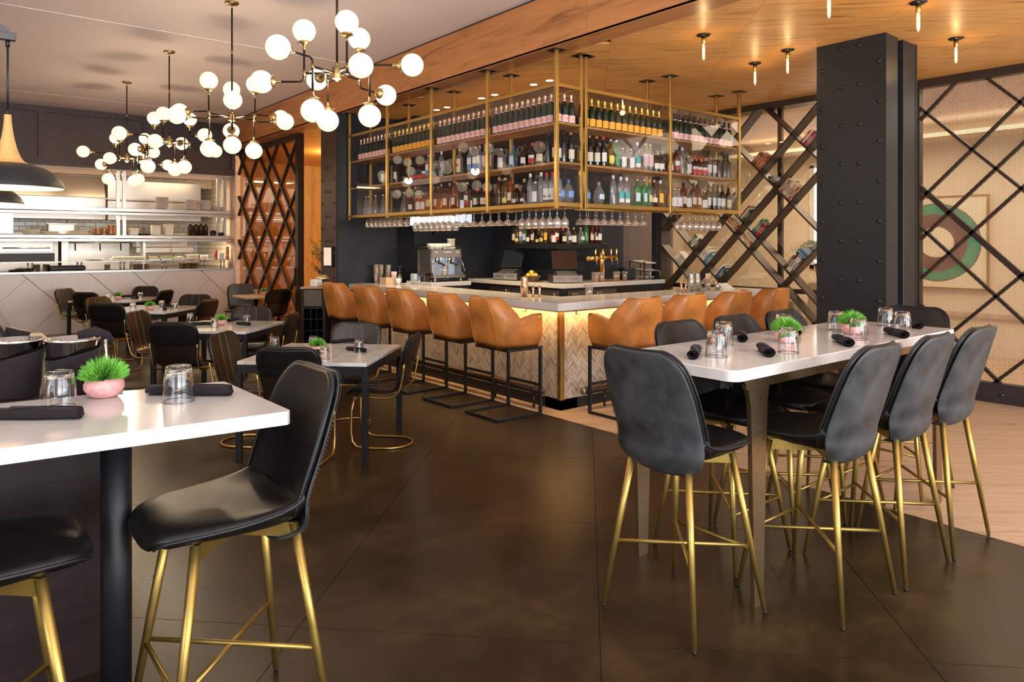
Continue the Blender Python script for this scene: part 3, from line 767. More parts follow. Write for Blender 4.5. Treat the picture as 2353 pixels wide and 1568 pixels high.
# ================================================================== BOTTLES
ORD = ['first', 'second', 'third', 'fourth', 'fifth', 'sixth', 'seventh', 'eighth', 'ninth', 'tenth', 'eleventh', 'twelfth', 'thirteenth', 'fourteenth', 'fifteenth', 'sixteenth']
PROF = {
 'champ': ([(0, .012), (.030, .004), (.040, .0), (.0405, .02), (.0405, .135), (.036, .165), (.024, .20), (.0165, .225), (.0145, .27), (.0155, .275), (.0155, .285), (.010, .292), (0, .292)], .0405),
 'wine': ([(0, 0), (.034, 0), (.036, .01), (.036, .175), (.033, .195), (.018, .222), (.0145, .235), (.0135, .295), (0, .295)], .036),
 'tall': ([(0, 0), (.034, 0), (.037, .008), (.037, .185), (.034, .205), (.018, .228), (.0135, .245), (.0135, .285), (0, .285)], .037),
 'slim': ([(0, 0), (.031, 0), (.033, .01), (.033, .20), (.026, .225), (.0135, .25), (.0125, .295), (0, .295)], .033),
 'gin': ([(0, 0), (.040, 0), (.042, .008), (.042, .135), (.036, .155), (.018, .168), (.0145, .18), (.0145, .215), (0, .215)], .042),
 'squat': ([(0, 0), (.046, 0), (.050, .012), (.052, .07), (.046, .12), (.024, .15), (.016, .165), (.0155, .20), (0, .20)], .051),
 'flask': ([(0, 0), (.036, 0), (.050, .03), (.056, .075), (.050, .12), (.030, .155), (.016, .18), (.014, .215), (0, .215)], .055),
 'cone': ([(0, 0), (.046, 0), (.048, .01), (.040, .10), (.024, .17), (.015, .20), (.014, .25), (0, .25)], .045),
}
def bott_glass(name, tint, refl=1.0, base=.05, haze=.0): return thin_glass(name, tint, refl, base, haze)
BG = {
 'green': pm('dark_green_bottle', (.006, .022, .010), .10, 0, .2, 6, spec=.7),
 'black': pm('black_wine_bottle', (.008, .007, .007), .10, 0, .2, 6, spec=.7),
 'clear': bott_glass('clear_bottle', (.90, .92, .93), 1.2, .07, .10),
 'amber': bott_glass('amber_spirit', (.62, .27, .06), 1.2, .05, .06),
 'brown': bott_glass('brown_spirit', (.28, .09, .02), 1.2, .05, .05),
 'gold': bott_glass('gold_spirit', (.80, .58, .16), 1.2, .05, .06),
 'blue': bott_glass('pale_blue_spirit', (.45, .75, .88), 1.2, .06, .12),
 'lime': bott_glass('green_spirit', (.30, .72, .38), 1.2, .06, .12),
 'red': bott_glass('red_spirit', (.55, .06, .04), 1.2, .05, .06),
}
def lab(name, c, r=.55): return pm('label_' + name, c, r, 0, .06, 40)
LAB = {'pink': lab('pink', (.88, .56, .60)), 'orange': lab('orange', (.92, .45, .04)), 'white': lab('white', (.78, .76, .72)), 'cream': lab('cream', (.70, .62, .45)),
       'blue': lab('blue', (.16, .30, .62)), 'teal': lab('teal', (.05, .42, .42)), 'red': lab('red', (.55, .04, .04)), 'black': lab('black', (.02, .02, .02)),
       'green': lab('green', (.10, .30, .12)), 'yellow': lab('yellow', (.72, .62, .10)), 'floral': lab('floral', (.72, .50, .50)), 'lightblue': lab('lightblue', (.55, .70, .82))}
CAP = {'silver': pm('cap_silver', (.60, .60, .60), .25, 1, .05, 30), 'gold': pm('foil_gold', (.75, .55, .16), .28, 1, .12, 60, .15), 'rose': pm('foil_rose', (.70, .50, .42), .28, 1, .12, 60, .15),
       'black': pm('cap_black', (.015, .014, .015), .35), 'red': pm('cap_red', (.55, .03, .03), .4), 'white': pm('cap_white', (.75, .75, .74), .4), 'blue': pm('cap_blue', (.06, .12, .40), .35),
       'cork': pm('cork', (.45, .28, .14), .7), 'copper': pm('foil_copper', (.55, .25, .10), .3, .9, .1, 50)}
def wrap(mb, prof_r, z0, z1, a0, a1, n=8, mi=0, out=.0008):
    vs = []; r = prof_r + out
    for k in range(n + 1):
        a = a0 + (a1 - a0) * k / n
        for z in (z0, z1): vs.append((r * math.cos(a), r * math.sin(a), z))
    mb.add(vs, [(2 * k, 2 * k + 2, 2 * k + 3, 2 * k + 1) for k in range(n)], True, None, mi)
def make_bottle(shape, glass, labels, cap, foil=None, emblem=None, word=None, seg=14):
    prof, r = PROF[shape]; H = prof[-1][1]
    t = thing('bottle', 'bottle', 'bottle')
    MB().lathe(prof, seg).build('bottle_body', BG[glass], t)
    for (c, z0, z1, half) in labels:
        m = MB(); wrap(m, r, z0, z1, -half, half, 8); l_ = m.build('label', LAB[c], t)
    if emblem:
        c, zc, rad = emblem; m = MB(); wrap(m, r, zc - rad, zc + rad, -rad / r, rad / r, 4, 0, .0018); m.build('emblem', LAB[c], t)
    if word:
        M = Matrix.Translation((r + .002, 0, .055)) @ Matrix.Rotation(PI / 2, 4, 'Z') @ Matrix.Rotation(PI / 2, 4, 'X')
        letters('lettering', word, .036, LAB['black'], M, t)
    if foil:
        nz = prof[-1][1]; pp = [(.0172, .218), (.0165, .228), (.0152, .27), (.0165, .276), (.0165, .286), (.011, .2945), (0, .2945)]
        MB().lathe(pp, 12).build('foil', CAP[foil], t)
        if labels: 
            m = MB(); wrap(m, .0185, .212, .226, -PI, PI, 12, 0, .001); m.build('neck_band', LAB[labels[0][0]], t)
    else:
        rn = prof[-2][0]
        MB().lathe([(0, H - .028), (rn + .0012, H - .028), (rn + .0018, H + .004), (rn * .7, H + .010), (0, H + .010)], 10).build('cap', CAP[cap], t)
    return t
BV = {  # shape, glass, labels, cap, extra, words
 'cp': ('champ', 'green', [('pink', .012, .082, 1.25)], None, dict(foil='rose', emblem=('orange', .048, .014)), 'pink-labelled champagne bottle'),
 'co': ('champ', 'green', [('orange', .012, .086, 1.25)], None, dict(foil='gold'), 'orange-labelled champagne bottle'),
 'cb': ('champ', 'green', [('pink', .012, .080, 1.25)], None, dict(foil='black', emblem=('orange', .046, .012)), 'black-necked champagne bottle with pink label'),
 'ww': ('wine', 'black', [('white', .05, .14, 1.2)], 'black', {}, 'dark wine bottle with white label'),
 'wc': ('wine', 'black', [('cream', .04, .13, 1.2)], 'copper', {}, 'copper-topped wine bottle with cream label'),
 'wr': ('wine', 'black', [('white', .05, .14, 1.2)], 'red', {}, 'red-topped wine bottle with white label'),
 'wk': ('wine', 'black', [], 'black', {}, 'plain black wine bottle'),
 'vb': ('tall', 'clear', [('white', .10, .17, 1.1), ('blue', .04, .10, 1.1)], 'silver', {}, 'clear vodka bottle, blue and white label'),
 'vs': ('slim', 'clear', [], 'white', {}, 'slim unlabelled clear bottle'),
 'vf': ('tall', 'clear', [('floral', .05, .17, 1.2)], 'silver', {}, 'clear bottle with floral pink label'),
 'bt': ('tall', 'clear', [('cream', .03, .18, 1.1)], 'copper', dict(emblem=('red', .11, .016)), 'clear bottle with tan label'),
 'gw': ('gin', 'clear', [('white', .02, .12, 1.2)], 'silver', {}, 'short clear gin bottle with white label'),
 'gb': ('gin', 'blue', [('lightblue', .03, .12, .8)], 'blue', {}, 'pale blue square-shouldered gin bottle'),
 'gs': ('gin', 'brown', [('white', .03, .09, 1.0)], 'black', {}, 'small brown bottle with white label'),
 'sr': ('gin', 'brown', [('red', .02, .07, 1.2), ('white', .07, .10, 1.2)], 'red', {}, 'brown bottle with red-white label'),
 'sk': ('gin', 'brown', [('red', .02, .06, 1.2), ('black', .06, .13, 1.2)], 'black', {}, 'small red and black labelled bottle'),
 'sq': ('squat', 'brown', [('cream', .03, .10, 1.0)], 'red', {}, 'squat bourbon bottle with red wax top'),
 'sd': ('squat', 'brown', [('cream', .02, .06, .7)], 'cork', {}, 'squat brown decanter bottle'),
 'fl': ('flask', 'clear', [('lightblue', .05, .10, .7)], 'cork', {}, 'round clear decanter with blue label'),
 'fk': ('flask', 'clear', [('blue', .05, .11, .6)], 'blue', {}, 'cut glass decanter with blue stopper'),
 'ct': ('cone', 'clear', [], 'silver', {}, 'clear cone-shaped carafe'),
 'am': ('tall', 'amber', [('cream', .05, .13, 1.1)], 'black', {}, 'amber whisky bottle with cream label'),
 'aw': ('gin', 'amber', [('white', .02, .11, 1.1)], 'silver', {}, 'short amber bottle with white label'),
 'an': ('slim', 'amber', [], 'cork', {}, 'slim unlabelled amber bottle'),
 'ag': ('tall', 'gold', [('yellow', .03, .08, 1.1)], 'gold', {}, 'golden rum bottle with yellow label'),
 'ar': ('tall', 'amber', [('white', .09, .14, 1.1), ('red', .05, .08, 1.1)], 'silver', {}, 'amber bottle with white and red label'),
 'dm': ('cone', 'brown', [('cream', .03, .06, .6)], 'cork', {}, 'dark brown bell-shaped bottle'),
 'ol': ('tall', 'clear', [('white', .03, .14, 1.2)], 'red', dict(word='ola'), 'red-capped vodka bottle lettered ola'),
 'te': ('tall', 'clear', [('teal', .07, .14, 1.1), ('white', .03, .07, 1.1)], 'white', {}, 'clear bottle with teal and white label'),
 'gl': ('tall', 'lime', [('lightblue', .05, .14, .9)], 'silver', {}, 'green glass bottle with pale label'),
 'gy': ('tall', 'lime', [('yellow', .05, .12, 1.0)], 'cork', {}, 'green bottle with yellow label'),
 'go': ('tall', 'gold', [('orange', .05, .15, 1.0)], 'white', {}, 'golden bottle with orange label'),
 'yl': ('tall', 'gold', [('yellow', .04, .12, 1.1)], 'silver', {}, 'bottle with bright yellow label'),
 'gr': ('tall', 'lime', [('green', .04, .12, 1.1)], 'silver', {}, 'yellow-green liqueur bottle with green label'),
 'rd': ('tall', 'red', [('white', .05, .10, 1.0)], 'gold', {}, 'red spirit bottle with gold cap'),
}
BK = {k: Kind(make_bottle(v[0], v[1], v[2], v[3], **v[4])) for k, v in BV.items()}
def row(keys, pts, rz, z, where, group):
    for i, (k, (x, y)) in enumerate(zip(keys, pts)):
        BK[k].put((x, y, z), rz + RND.uniform(-.25, .25) * (k[0] != 'c'), '%s, %s from left, %s' % (BV[k][5], ORD[i], where), group)
BAYS = ['left corner bay', 'second left bay', 'third left bay', 'farthest left bay']
def ys(a, b, n): return [b - (b - a) * i / max(1, n - 1) for i in range(n)]
# top shelf champagne
for i, (k, n, a, b) in enumerate((('cp', 11, 5.105, 5.96), ('cp', 11, 6.08, 7.02), ('co', 10, 7.17, 8.05), ('cp', 9, 8.21, 8.98))):
    row([k] * n, [(4.635, y) for y in ys(a, b, n)], PI, SHELF[2], 'top shelf, ' + BAYS[i], 'champagne along the top shelf')
row(['cp'] * 3, [(4.63, 5.015), (4.72, 5.015), (4.81, 5.015)], -PI / 2, SHELF[2], 'top shelf, narrow end bay', 'champagne along the top shelf')
row(['co'] * 13, [(5.01 + i * .0935, 5.03) for i in range(13)], -PI / 2, SHELF[2], 'top shelf, right corner bay', 'champagne along the top shelf')
row(['cb'] * 13, [(6.31 + i * .093, 5.03) for i in range(13)], -PI / 2, SHELF[2], 'top shelf, last right bay', 'champagne along the top shelf')
# middle shelf
LX = 4.645
def left(keys, yy, s, bay): row(keys, [(LX + RND.uniform(0, .02), y) for y in yy], PI, SHELF[s], ('bottom', 'middle')[s] + ' shelf, ' + BAYS[bay], 'spirits on the cabinet shelves')
left(['gw', 'gb', 'gs', 'sr', 'sq', 'wk', 'ww'], [5.90, 5.70, 5.52, 5.39, 5.27, 5.16, 5.05], 1, 0)
left(['vs', 'bt', 'vb', 'vb', 'vb', 'vf', 'vf'], [7.03, 6.66, 6.45, 6.36, 6.27, 6.17, 6.08], 1, 1)
left(['ww', 'sk', 'sk', 'sk', 'sr', 'vb', 'vb'], [8.06, 7.66, 7.57, 7.49, 7.39, 7.29, 7.18], 1, 2)
left(['ww', 'ww'], [8.40, 8.29], 1, 3)
left(['an', 'ag', 'am', 'sd', 'dm', 'vs', 'gw', 'vs', 'ol', 'ol', 'ol'], [5.93, 5.84, 5.75, 5.64, 5.53, 5.44, 5.36, 5.28, 5.20, 5.115, 5.03], 0, 0)
left(['an', 'am', 'an', 'am', 'an', 'ar', 'sq', 'sq'], [7.03, 6.94, 6.86, 6.77, 6.69, 6.50, 6.32, 6.20], 0, 1)
left(['ct', 'an', 'gs', 'an', 'aw', 'aw', 'am', 'am', 'am'], [7.88, 7.77, 7.68, 7.59, 7.50, 7.41, 7.31, 7.23, 7.15], 0, 2)
left(['ct', 'ct', 'ct', 'ct', 'ct'], [8.88, 8.78, 8.60, 8.42, 8.32], 0, 3)
row(['wc', 'wk', 'wc'], [(4.64, 5.02), (4.72, 5.03), (4.81, 5.02)], -PI / 2, SHELF[1], 'middle shelf, narrow end bay', 'spirits on the cabinet shelves')
row(['fk', 'fk'], [(4.66, 5.02), (4.78, 5.02)], -PI / 2, SHELF[0], 'bottom shelf, narrow end bay', 'spirits on the cabinet shelves')
def right(keys, xx, s, bay): row(keys, [(x, 5.03 + RND.uniform(0, .02)) for x in xx], -PI / 2, SHELF[s], ('bottom', 'middle')[s] + ' shelf, ' + bay, 'spirits on the cabinet shelves')
R1, R2 = 'right corner bay', 'last right bay'
right(['ww', 'wc', 'wc', 'wr', 'yl', 'gr', 'gw', 'gw', 'te', 'vf', 'vf', 'gs', 'gs'], [5.00, 5.09, 5.18, 5.28, 5.39, 5.48, 5.58, 5.69, 5.80, 5.91, 6.0, 6.09, 6.17], 1, R1)
right(['gs', 'ar', 'vs', 'gw', 'sr', 'sr', 'sr', 'ww', 'ww', 'wk', 'wk', 'wk'], [6.32, 6.44, 6.56, 6.66, 6.76, 6.86, 6.95, 7.04, 7.14, 7.24, 7.33, 7.42], 1, R2)
right(['fk', 'fl', 'vs', 'te', 'te', 'gl', 'gl', 'gy', 'rd', 'go'], [5.03, 5.22, 5.43, 5.53, 5.62, 5.80, 5.89, 5.98, 6.07, 6.17], 0, R1)
right(['aw', 'gw', 'gw', 'am', 'gw', 'am', 'am', 'aw', 'ww', 'ww', 'ww', 'ww', 'wc'], [6.31, 6.40, 6.48, 6.57, 6.65, 6.74, 6.83, 6.94, 7.03, 7.12, 7.21, 7.30, 7.43], 0, R2)
# whisky shelf on the core wall
wk_ = [('ww', 8.08), ('ag', 8.0), ('vb', 7.92), ('gl', 7.83), ('gs', 7.74), ('am', 7.65), ('sd', 7.55), ('ag', 7.46), ('go', 7.37), ('an', 7.29), ('aw', 7.21)]
row([k for k, y in wk_], [(6.60 + RND.uniform(0, .03), y) for k, y in wk_], PI, 1.64, 'wall shelf, left arm', 'whisky bottles on the wall shelf')
wk_ = [('ar', 6.62), ('sq', 6.74), ('fl', 6.85), ('aw', 6.95), ('fl', 7.07), ('gr', 7.19), ('am', 7.30), ('rd', 7.38), ('ww', 7.46)]
row([k for k, x in wk_], [(x, 7.17 + RND.uniform(0, .03)) for k, x in wk_], -PI / 2, 1.64, 'wall shelf, right arm', 'whisky bottles on the wall shelf')

# ================================================================== STEMWARE UNDER THE CABINET (hung upside down, foot up)
def stem_glass(kind):
    if kind == 'coupe': out = [(.034, 0), (.033, -.003), (.004, -.008), (.0035, -.085), (.010, -.095), (.036, -.112), (.046, -.135), (.047, -.152)]
    elif kind == 'wine': out = [(.034, 0), (.033, -.003), (.004, -.008), (.0035, -.075), (.014, -.090), (.034, -.112), (.040, -.145), (.036, -.178), (.031, -.192)]
    else: out = [(.030, 0), (.029, -.003), (.007, -.010), (.009, -.02), (.020, -.035), (.030, -.07), (.035, -.115), (.034, -.125)]
    inn = [(r - .0016, z - .0006) for r, z in out[4:]][::-1]
    inn = inn[1:] + [(0, out[4][1] - .004)]
    g_ = MB().lathe([(0, 0)] + out + inn, 16).build('stem_glass', STEM)
    return g_
SG = {k: Kind(tag(stem_glass(k), 'x', 'glass')) for k in ('coupe', 'wine', 'short')}
SGW = {'coupe': 'coupe glass hung upside down', 'wine': 'wine glass hung upside down', 'short': 'short-stemmed goblet hung upside down'}
def hang(kind, pts, where, group):
    for i, (x, y) in enumerate(pts):
        SG[kind].put((x, y, Z0 - .006), 0, '%s, %s from left, %s' % (SGW[kind], ORD[i], where), group)
for kind, a, b, n, bay in (('wine', 5.06, 5.58, 6, 0), ('coupe', 5.80, 6.70, 7, 1), ('wine', 6.90, 7.62, 7, 2), ('short', 8.0, 8.86, 8, 3)):
    for x, rw in ((4.67, 'front row'), (4.77, 'back row')):
        hang(kind, [(x, y) for y in ys(a, b, n)], rw + ' under ' + BAYS[bay], 'stemware under the cabinet')
for kind, a, b, n, bay in (('coupe', 5.08, 5.92, 8, R1), ('wine', 6.62, 7.28, 7, R2)):
    for y, rw in ((5.075, 'front row'), (5.165, 'back row')):
        hang(kind, [(x, y) for x in ys(b, a, n)], rw + ' under ' + bay, 'stemware under the cabinet')
# ================================================================== SEATING
def shell(ctrl, per, nc, t_mid, t_edge, pw=2.6, off=0.0):
    """padded sheet along a profile: rows (x, z, half width, wing); returns MB and its rim"""
    rows = spline(ctrl, per); m = len(rows); P = []
    for i, (x, z, hw, wing) in enumerate(rows):
        a = rows[max(i - 1, 0)]; c = rows[min(i + 1, m - 1)]
        tx, tz = c[0] - a[0], c[1] - a[1]; L = math.hypot(tx, tz) or 1; nx, nz = tz / L, -tx / L
        r_ = []
        for j in range(nc + 1):
            u = -1 + 2 * j / nc; k = wing * abs(u) ** pw + off
            r_.append(Vector((x + nx * k, u * hw, z + nz * k)))
        P.append(r_)
    top, bot = [], []
    for i in range(m):
        for j in range(nc + 1):
            du = P[i][min(j + 1, nc)] - P[i][max(j - 1, 0)]; dv = P[min(i + 1, m - 1)][j] - P[max(i - 1, 0)][j]
            n = du.cross(dv); n = n.normalized() if n.length > 1e-9 else Vector((0, 0, 1))
            u = abs(-1 + 2 * j / nc); e = max(u, abs(-1 + 2 * i / (m - 1)) ** 3)
            t = t_mid + (t_edge - t_mid) * e ** 4
            top.append(P[i][j] + n * (t * .35)); bot.append(P[i][j] - n * (t * .65))
    mb = MB(); k = nc + 1; N = m * k; fs = []
    for i in range(m - 1):
        for j in range(nc):
            a = i * k + j; fs.append((a, a + 1, a + k + 1, a + k)); fs.append((N + a, N + a + k, N + a + k + 1, N + a + 1))
    ring = [j for j in range(k)] + [i * k + nc for i in range(1, m)] + [(m - 1) * k + j for j in range(nc - 1, -1, -1)] + [i * k for i in range(m - 2, 0, -1)]
    for q in range(len(ring)):
        a, b = ring[q], ring[(q + 1) % len(ring)]; fs.append((a, b, N + b, N + a))
    mb.add(top + bot, fs, True)
    rim = [bot[q] * .55 + top[q] * .45 for q in ring]
    return mb, rim, P
def sub_leather(o, lv=1):
    md = o.modifiers.new('sub', 'SUBSURF'); md.levels = lv; md.render_levels = lv
    return o

# ---------- black leather counter chair on four gold legs (faces local +x)
def make_high_chair():
    t = thing('counter_chair', 'counter chair', 'chair')
    seat = [(.262, .712, .105, 0), (.268, .735, .145, 0), (.245, .757, .185, 0), (.17, .766, .222, .004), (.05, .758, .238, .018), (-.08, .750, .243, .040), (-.165, .756, .240, .062), (-.198, .778, .236, .070)]
    back = [(-.180, .740, .232, .060), (-.205, .80, .238, .068), (-.232, .90, .242, .060), (-.256, 1.0, .240, .048), (-.278, 1.09, .228, .036), (-.292, 1.145, .208, .026), (-.300, 1.180, .172, .018), (-.303, 1.196, .130, .012)]
    mb, rim, _ = shell(seat, 2, 10, .080, .026); s = sub_leather(mb.build('seat', LEATHER, t))
    MB().tube([p for p in rim], .0055, 6, True).build('piping', PIPING, s)
    mb, rim, _ = shell(back, 2, 10, .036, .022); b = sub_leather(mb.build('backrest', LEATHER, t))
    MB().tube(rim, .005, 6, True).build('piping', PIPING, b)
    cov = [(-.100, .668, .150, .020), (-.158, .677, .200, .038), (-.192, .704, .226, .056), (-.208, .748, .237, .065)] + [(x - .006, z, hw * .99, w) for x, z, hw, w in back[1:]]
    mb, rim, _ = shell(cov, 2, 10, .014, .012, off=-.0205)
    b2 = sub_leather(mb.build('back_cover', SUEDE, t))
    st = MB()
    for q in range(0, len(rim)):
        a, c = rim[q], rim[(q + 1) % len(rim)]
        for k in range(4):
            p = a.lerp(c, (k + .2) / 4); r = a.lerp(c, (k + .75) / 4)
            if (p - r).length > 1e-4: st.tube([p + Vector((-.008, 0, 0)), r + Vector((-.008, 0, 0))], .0011, 4, smooth=False)
    o = st.build('stitching', pm('grey_stitch', (.06, .06, .06), .6), b2); o['kind'] = 'stuff'
    tops = {}
    for sx in (-1, 1):
        for sy in (-1, 1):
            a = Vector((sx * .155 - .005, sy * .150, .712)); f = Vector((sx * .252, sy * .250, .012)); tops[(sx, sy)] = (a, f)
            l = MB().tube([a, a.lerp(f, .5), f], [.0165, .0150, .0105], 12).build('leg', GOLD, t)
            MB().cyl(f, (f.x * 1.003, f.y * 1.003, 0), .0085, .0085, 10).build('foot', BLACKM, l)
    at_z = lambda k, z: tops[k][0].lerp(tops[k][1], (.712 - z) / .70)
    br = MB()
    br.bar(at_z((-1, -1), .69), at_z((1, 1), .69), .016, .05); br.bar(at_z((-1, 1), .69), at_z((1, -1), .69), .016, .048)
    br.box(-.10, .10, -.10, .10, .70, .722); br.build('seat_bracket', GOLD, t)
    MB().cyl(at_z((-1, -1), .295), at_z((1, 1), .295), .0085, n=10).build('stretcher', GOLD, t)
    MB().cyl(at_z((-1, 1), .300), at_z((1, -1), .300), .0085, n=10).build('stretcher', GOLD, t)
    MB().cyl(at_z((1, -1), .285), at_z((1, 1), .285), .0085, n=10).build('footrest', GOLD, t)
    return t
HC = Kind(make_high_chair()); G = 'counter chairs around the high marble table'
PX, MX, PY, MY = 0, PI, PI / 2, -PI / 2
HC.put((2.63, 2.02, 0), PX, 'black leather counter chair at the near left end of the marble table', G)
HC.put((3.262, 1.735, 0), PY, 'grey-backed counter chair on the near side, closest to the brass table leg', G)
HC.put((3.835, 1.715, 0), PY, 'grey-backed counter chair in the middle of the near side', G)
HC.put((4.375, 1.70, 0), PY, 'rightmost grey-backed counter chair on the near side of the table', G)
HC.put((3.33, 2.30, 0), MY, 'black counter chair on the far side, left of the other two', G)
HC.put((3.86, 2.29, 0), MY, 'black counter chair in the middle of the far side', G)
HC.put((4.40, 2.28, 0), MY, 'black counter chair on the far side, behind the front grass pot', G)
HC.put((5.09, 2.13, 0), MX, 'black counter chair at the far right end of the marble table', G)
HC.put((.79, 2.47, 0), MX, 'large black leather counter chair at the left foreground table', 'counter chairs at the left foreground table')
HC.put((.095, 2.52, 0), PX, 'black counter chair cut off by the left edge, in the foreground', 'counter chairs at the left foreground table')

# ---------- tan leather bar stool with cantilever base (faces local +x)
def make_stool():
    t = thing('bar_stool', 'bar stool', 'stool')
    hw, fx, bx, rc = .262, .270, -.235, .11
    plan = [(fx, -hw), (.20, -hw), (.12, -hw), (.06, -hw), (.02, -hw), (.0, -hw), (-.03, -hw), (-.07, -hw)]
    for k in range(0, 11):
        a = PI / 2 * k / 10; plan.append((bx + rc - rc * math.sin(a), -hw + rc - rc * math.cos(a)))
    half = plan + [(bx, -.07), (bx, 0)]
    plan = half + [(x, -y) for x, y in half[::-1][1:]]
    def top(x, y):
        s = max(0, min(1, (.0 - x) / .13)); s = s ** .8
        arm = .925 + .045 * max(0, min(1, (x - .0) / .2))
        return arm + (1.125 - arm) * s + (.012 if s > .95 else 0)
    m = len(plan); cx = .0; nz = 8; vs = []; fs = []
    def lean(x, y, z, inset):
        d = Vector((x - .03, y)); L = max(abs(d.x) / .27, abs(d.y) / hw)
        k = 1.0 - .12 * max(0, (.80 - z) / .14) ** 1.5 * 1.0
        o = Vector((.03 + (x - .03) * k, y * k))
        if x < 0: o.x -= .075 * max(0, (z - .80)) / .32 * min(1, -x / .2)
        if z > .97: o.y *= 1 - .24 * (z - .97) / .16
        n = Vector((-(x - .05), -y)).normalized() if L > 0 else Vector((0, 0))
        return Vector((o.x + n.x * inset, o.y + n.y * inset, z))
    for x, y in plan:
        h = top(x, y)
        for k in range(nz + 1): vs.append(lean(x, y, .655 + (h - .018 - .655) * k / nz, 0))
        vs.append(lean(x, y, h, .012)); vs.append(lean(x, y, h, .038))
        for k in range(5): vs.append(lean(x, y, (h - .018) + (.72 - h + .018) * k / 4, .052))
    K = nz + 1 + 2 + 5
    for i in range(m - 1):
        for k in range(K - 1):
            a = i * K + k; fs.append((a, a + 1, a + K + 1, a + K))
        fs.append((i * K + K - 1, i * K, (i + 1) * K, (i + 1) * K + K - 1))
    fs.append(tuple(range(K))); fs.append(tuple((m - 1) * K + k for k in range(K - 1, -1, -1)))
    tub = MB().add(vs, fs, True).build('tub_back', TAN, t)
    # seams: inner edge of the arms and the two back seams
    sm = MB()
    for sgn in (-1, 1):
        i0 = 8 if sgn < 0 else m - 9
        p = []
        for k in range(nz + 1):
            f = k / nz; q = vs[i0 * K + k]; x = .05 - .17 * f ** 1.2 + .0
            p.append(Vector((q.x * .985 + (x + .10) * .5, q.y * 1.0, q.z)))
        i1 = 16 if sgn < 0 else m - 17
        q = [vs[i1 * K + k] + Vector((-.002, .002 * sgn, 0)) for k in range(nz + 1)]; sm.tube(q, .0028, 5)
    sm.build('back_seam', TANSEAM, t)
    pl = [v for v in (lean(x, y, .70, .045) for x, y in plan)]
    cu = MB(); n = len(pl); ring = [(v.x, v.y) for v in pl]
    zs = [(.645, .97), (.665, 1.0), (.745, 1.0), (.775, .96), (.785, .85)]
    rr = []
    for z, k in zs: rr += [(.03 + (x - .03) * k + (.028 if x > .25 else 0), y * k, z) for x, y in ring]
    ff = []
    for a in range(len(zs) - 1):
        for j in range(n): j2 = (j + 1) % n; ff.append((a * n + j, a * n + j2, (a + 1) * n + j2, (a + 1) * n + j))
    ff.append(tuple(range(n))); ff.append(tuple((len(zs) - 1) * n + j for j in range(n)))
    cu.add(rr, ff, True); cu.build('seat_cushion', TAN, t)
    for s in (-1, 1):
        MB().box(.245, .275, s * .245 - .0125, s * .245 + .0125, 0.0, .655, .002).build('upright', BLACKM, t)
    b = MB(); b.box(-.275, .275, -.2575, -.2325, 0, .024, .002); b.box(-.275, .275, .2325, .2575, 0, .024, .002); b.box(-.275, -.250, -.2325, .2325, 0, .024, .002)
    b.build('floor_frame', BLACKM, t)
    MB().box(.248, .272, -.2325, .2325, .27, .295, .002).build('footrest', BLACKM, t)
    b = MB()
    for s in (-1, 1): b.box(-.15, .275, s * .245 - .012, s * .245 + .012, .630, .655)
    b.box(.25, .275, -.24, .24, .63, .655); b.box(-.15, -.125, -.24, .24, .63, .655); b.build('seat_frame', BLACKM, t)
    return t
BS = Kind(make_stool()); G = 'tan leather stools along the bar'
for i, y in enumerate((5.45, 6.20, 7.06, 7.86, 8.72)):
    BS.put((4.325, y, 0), 0, 'tan leather bar stool on the left side of the bar, %s' % ['closest to the corner', 'second from the corner', 'third from the corner', 'fourth from the corner', 'farthest from the corner'][i], G)
for i, x in enumerate((5.215, 5.90, 6.70, 7.46)):
    BS.put((x, 4.66, 0), PI / 2, 'tan leather bar stool on the right side of the bar, %s' % ['nearest the corner', 'second from the corner', 'third from the corner', 'nearest the book wall'][i], G)

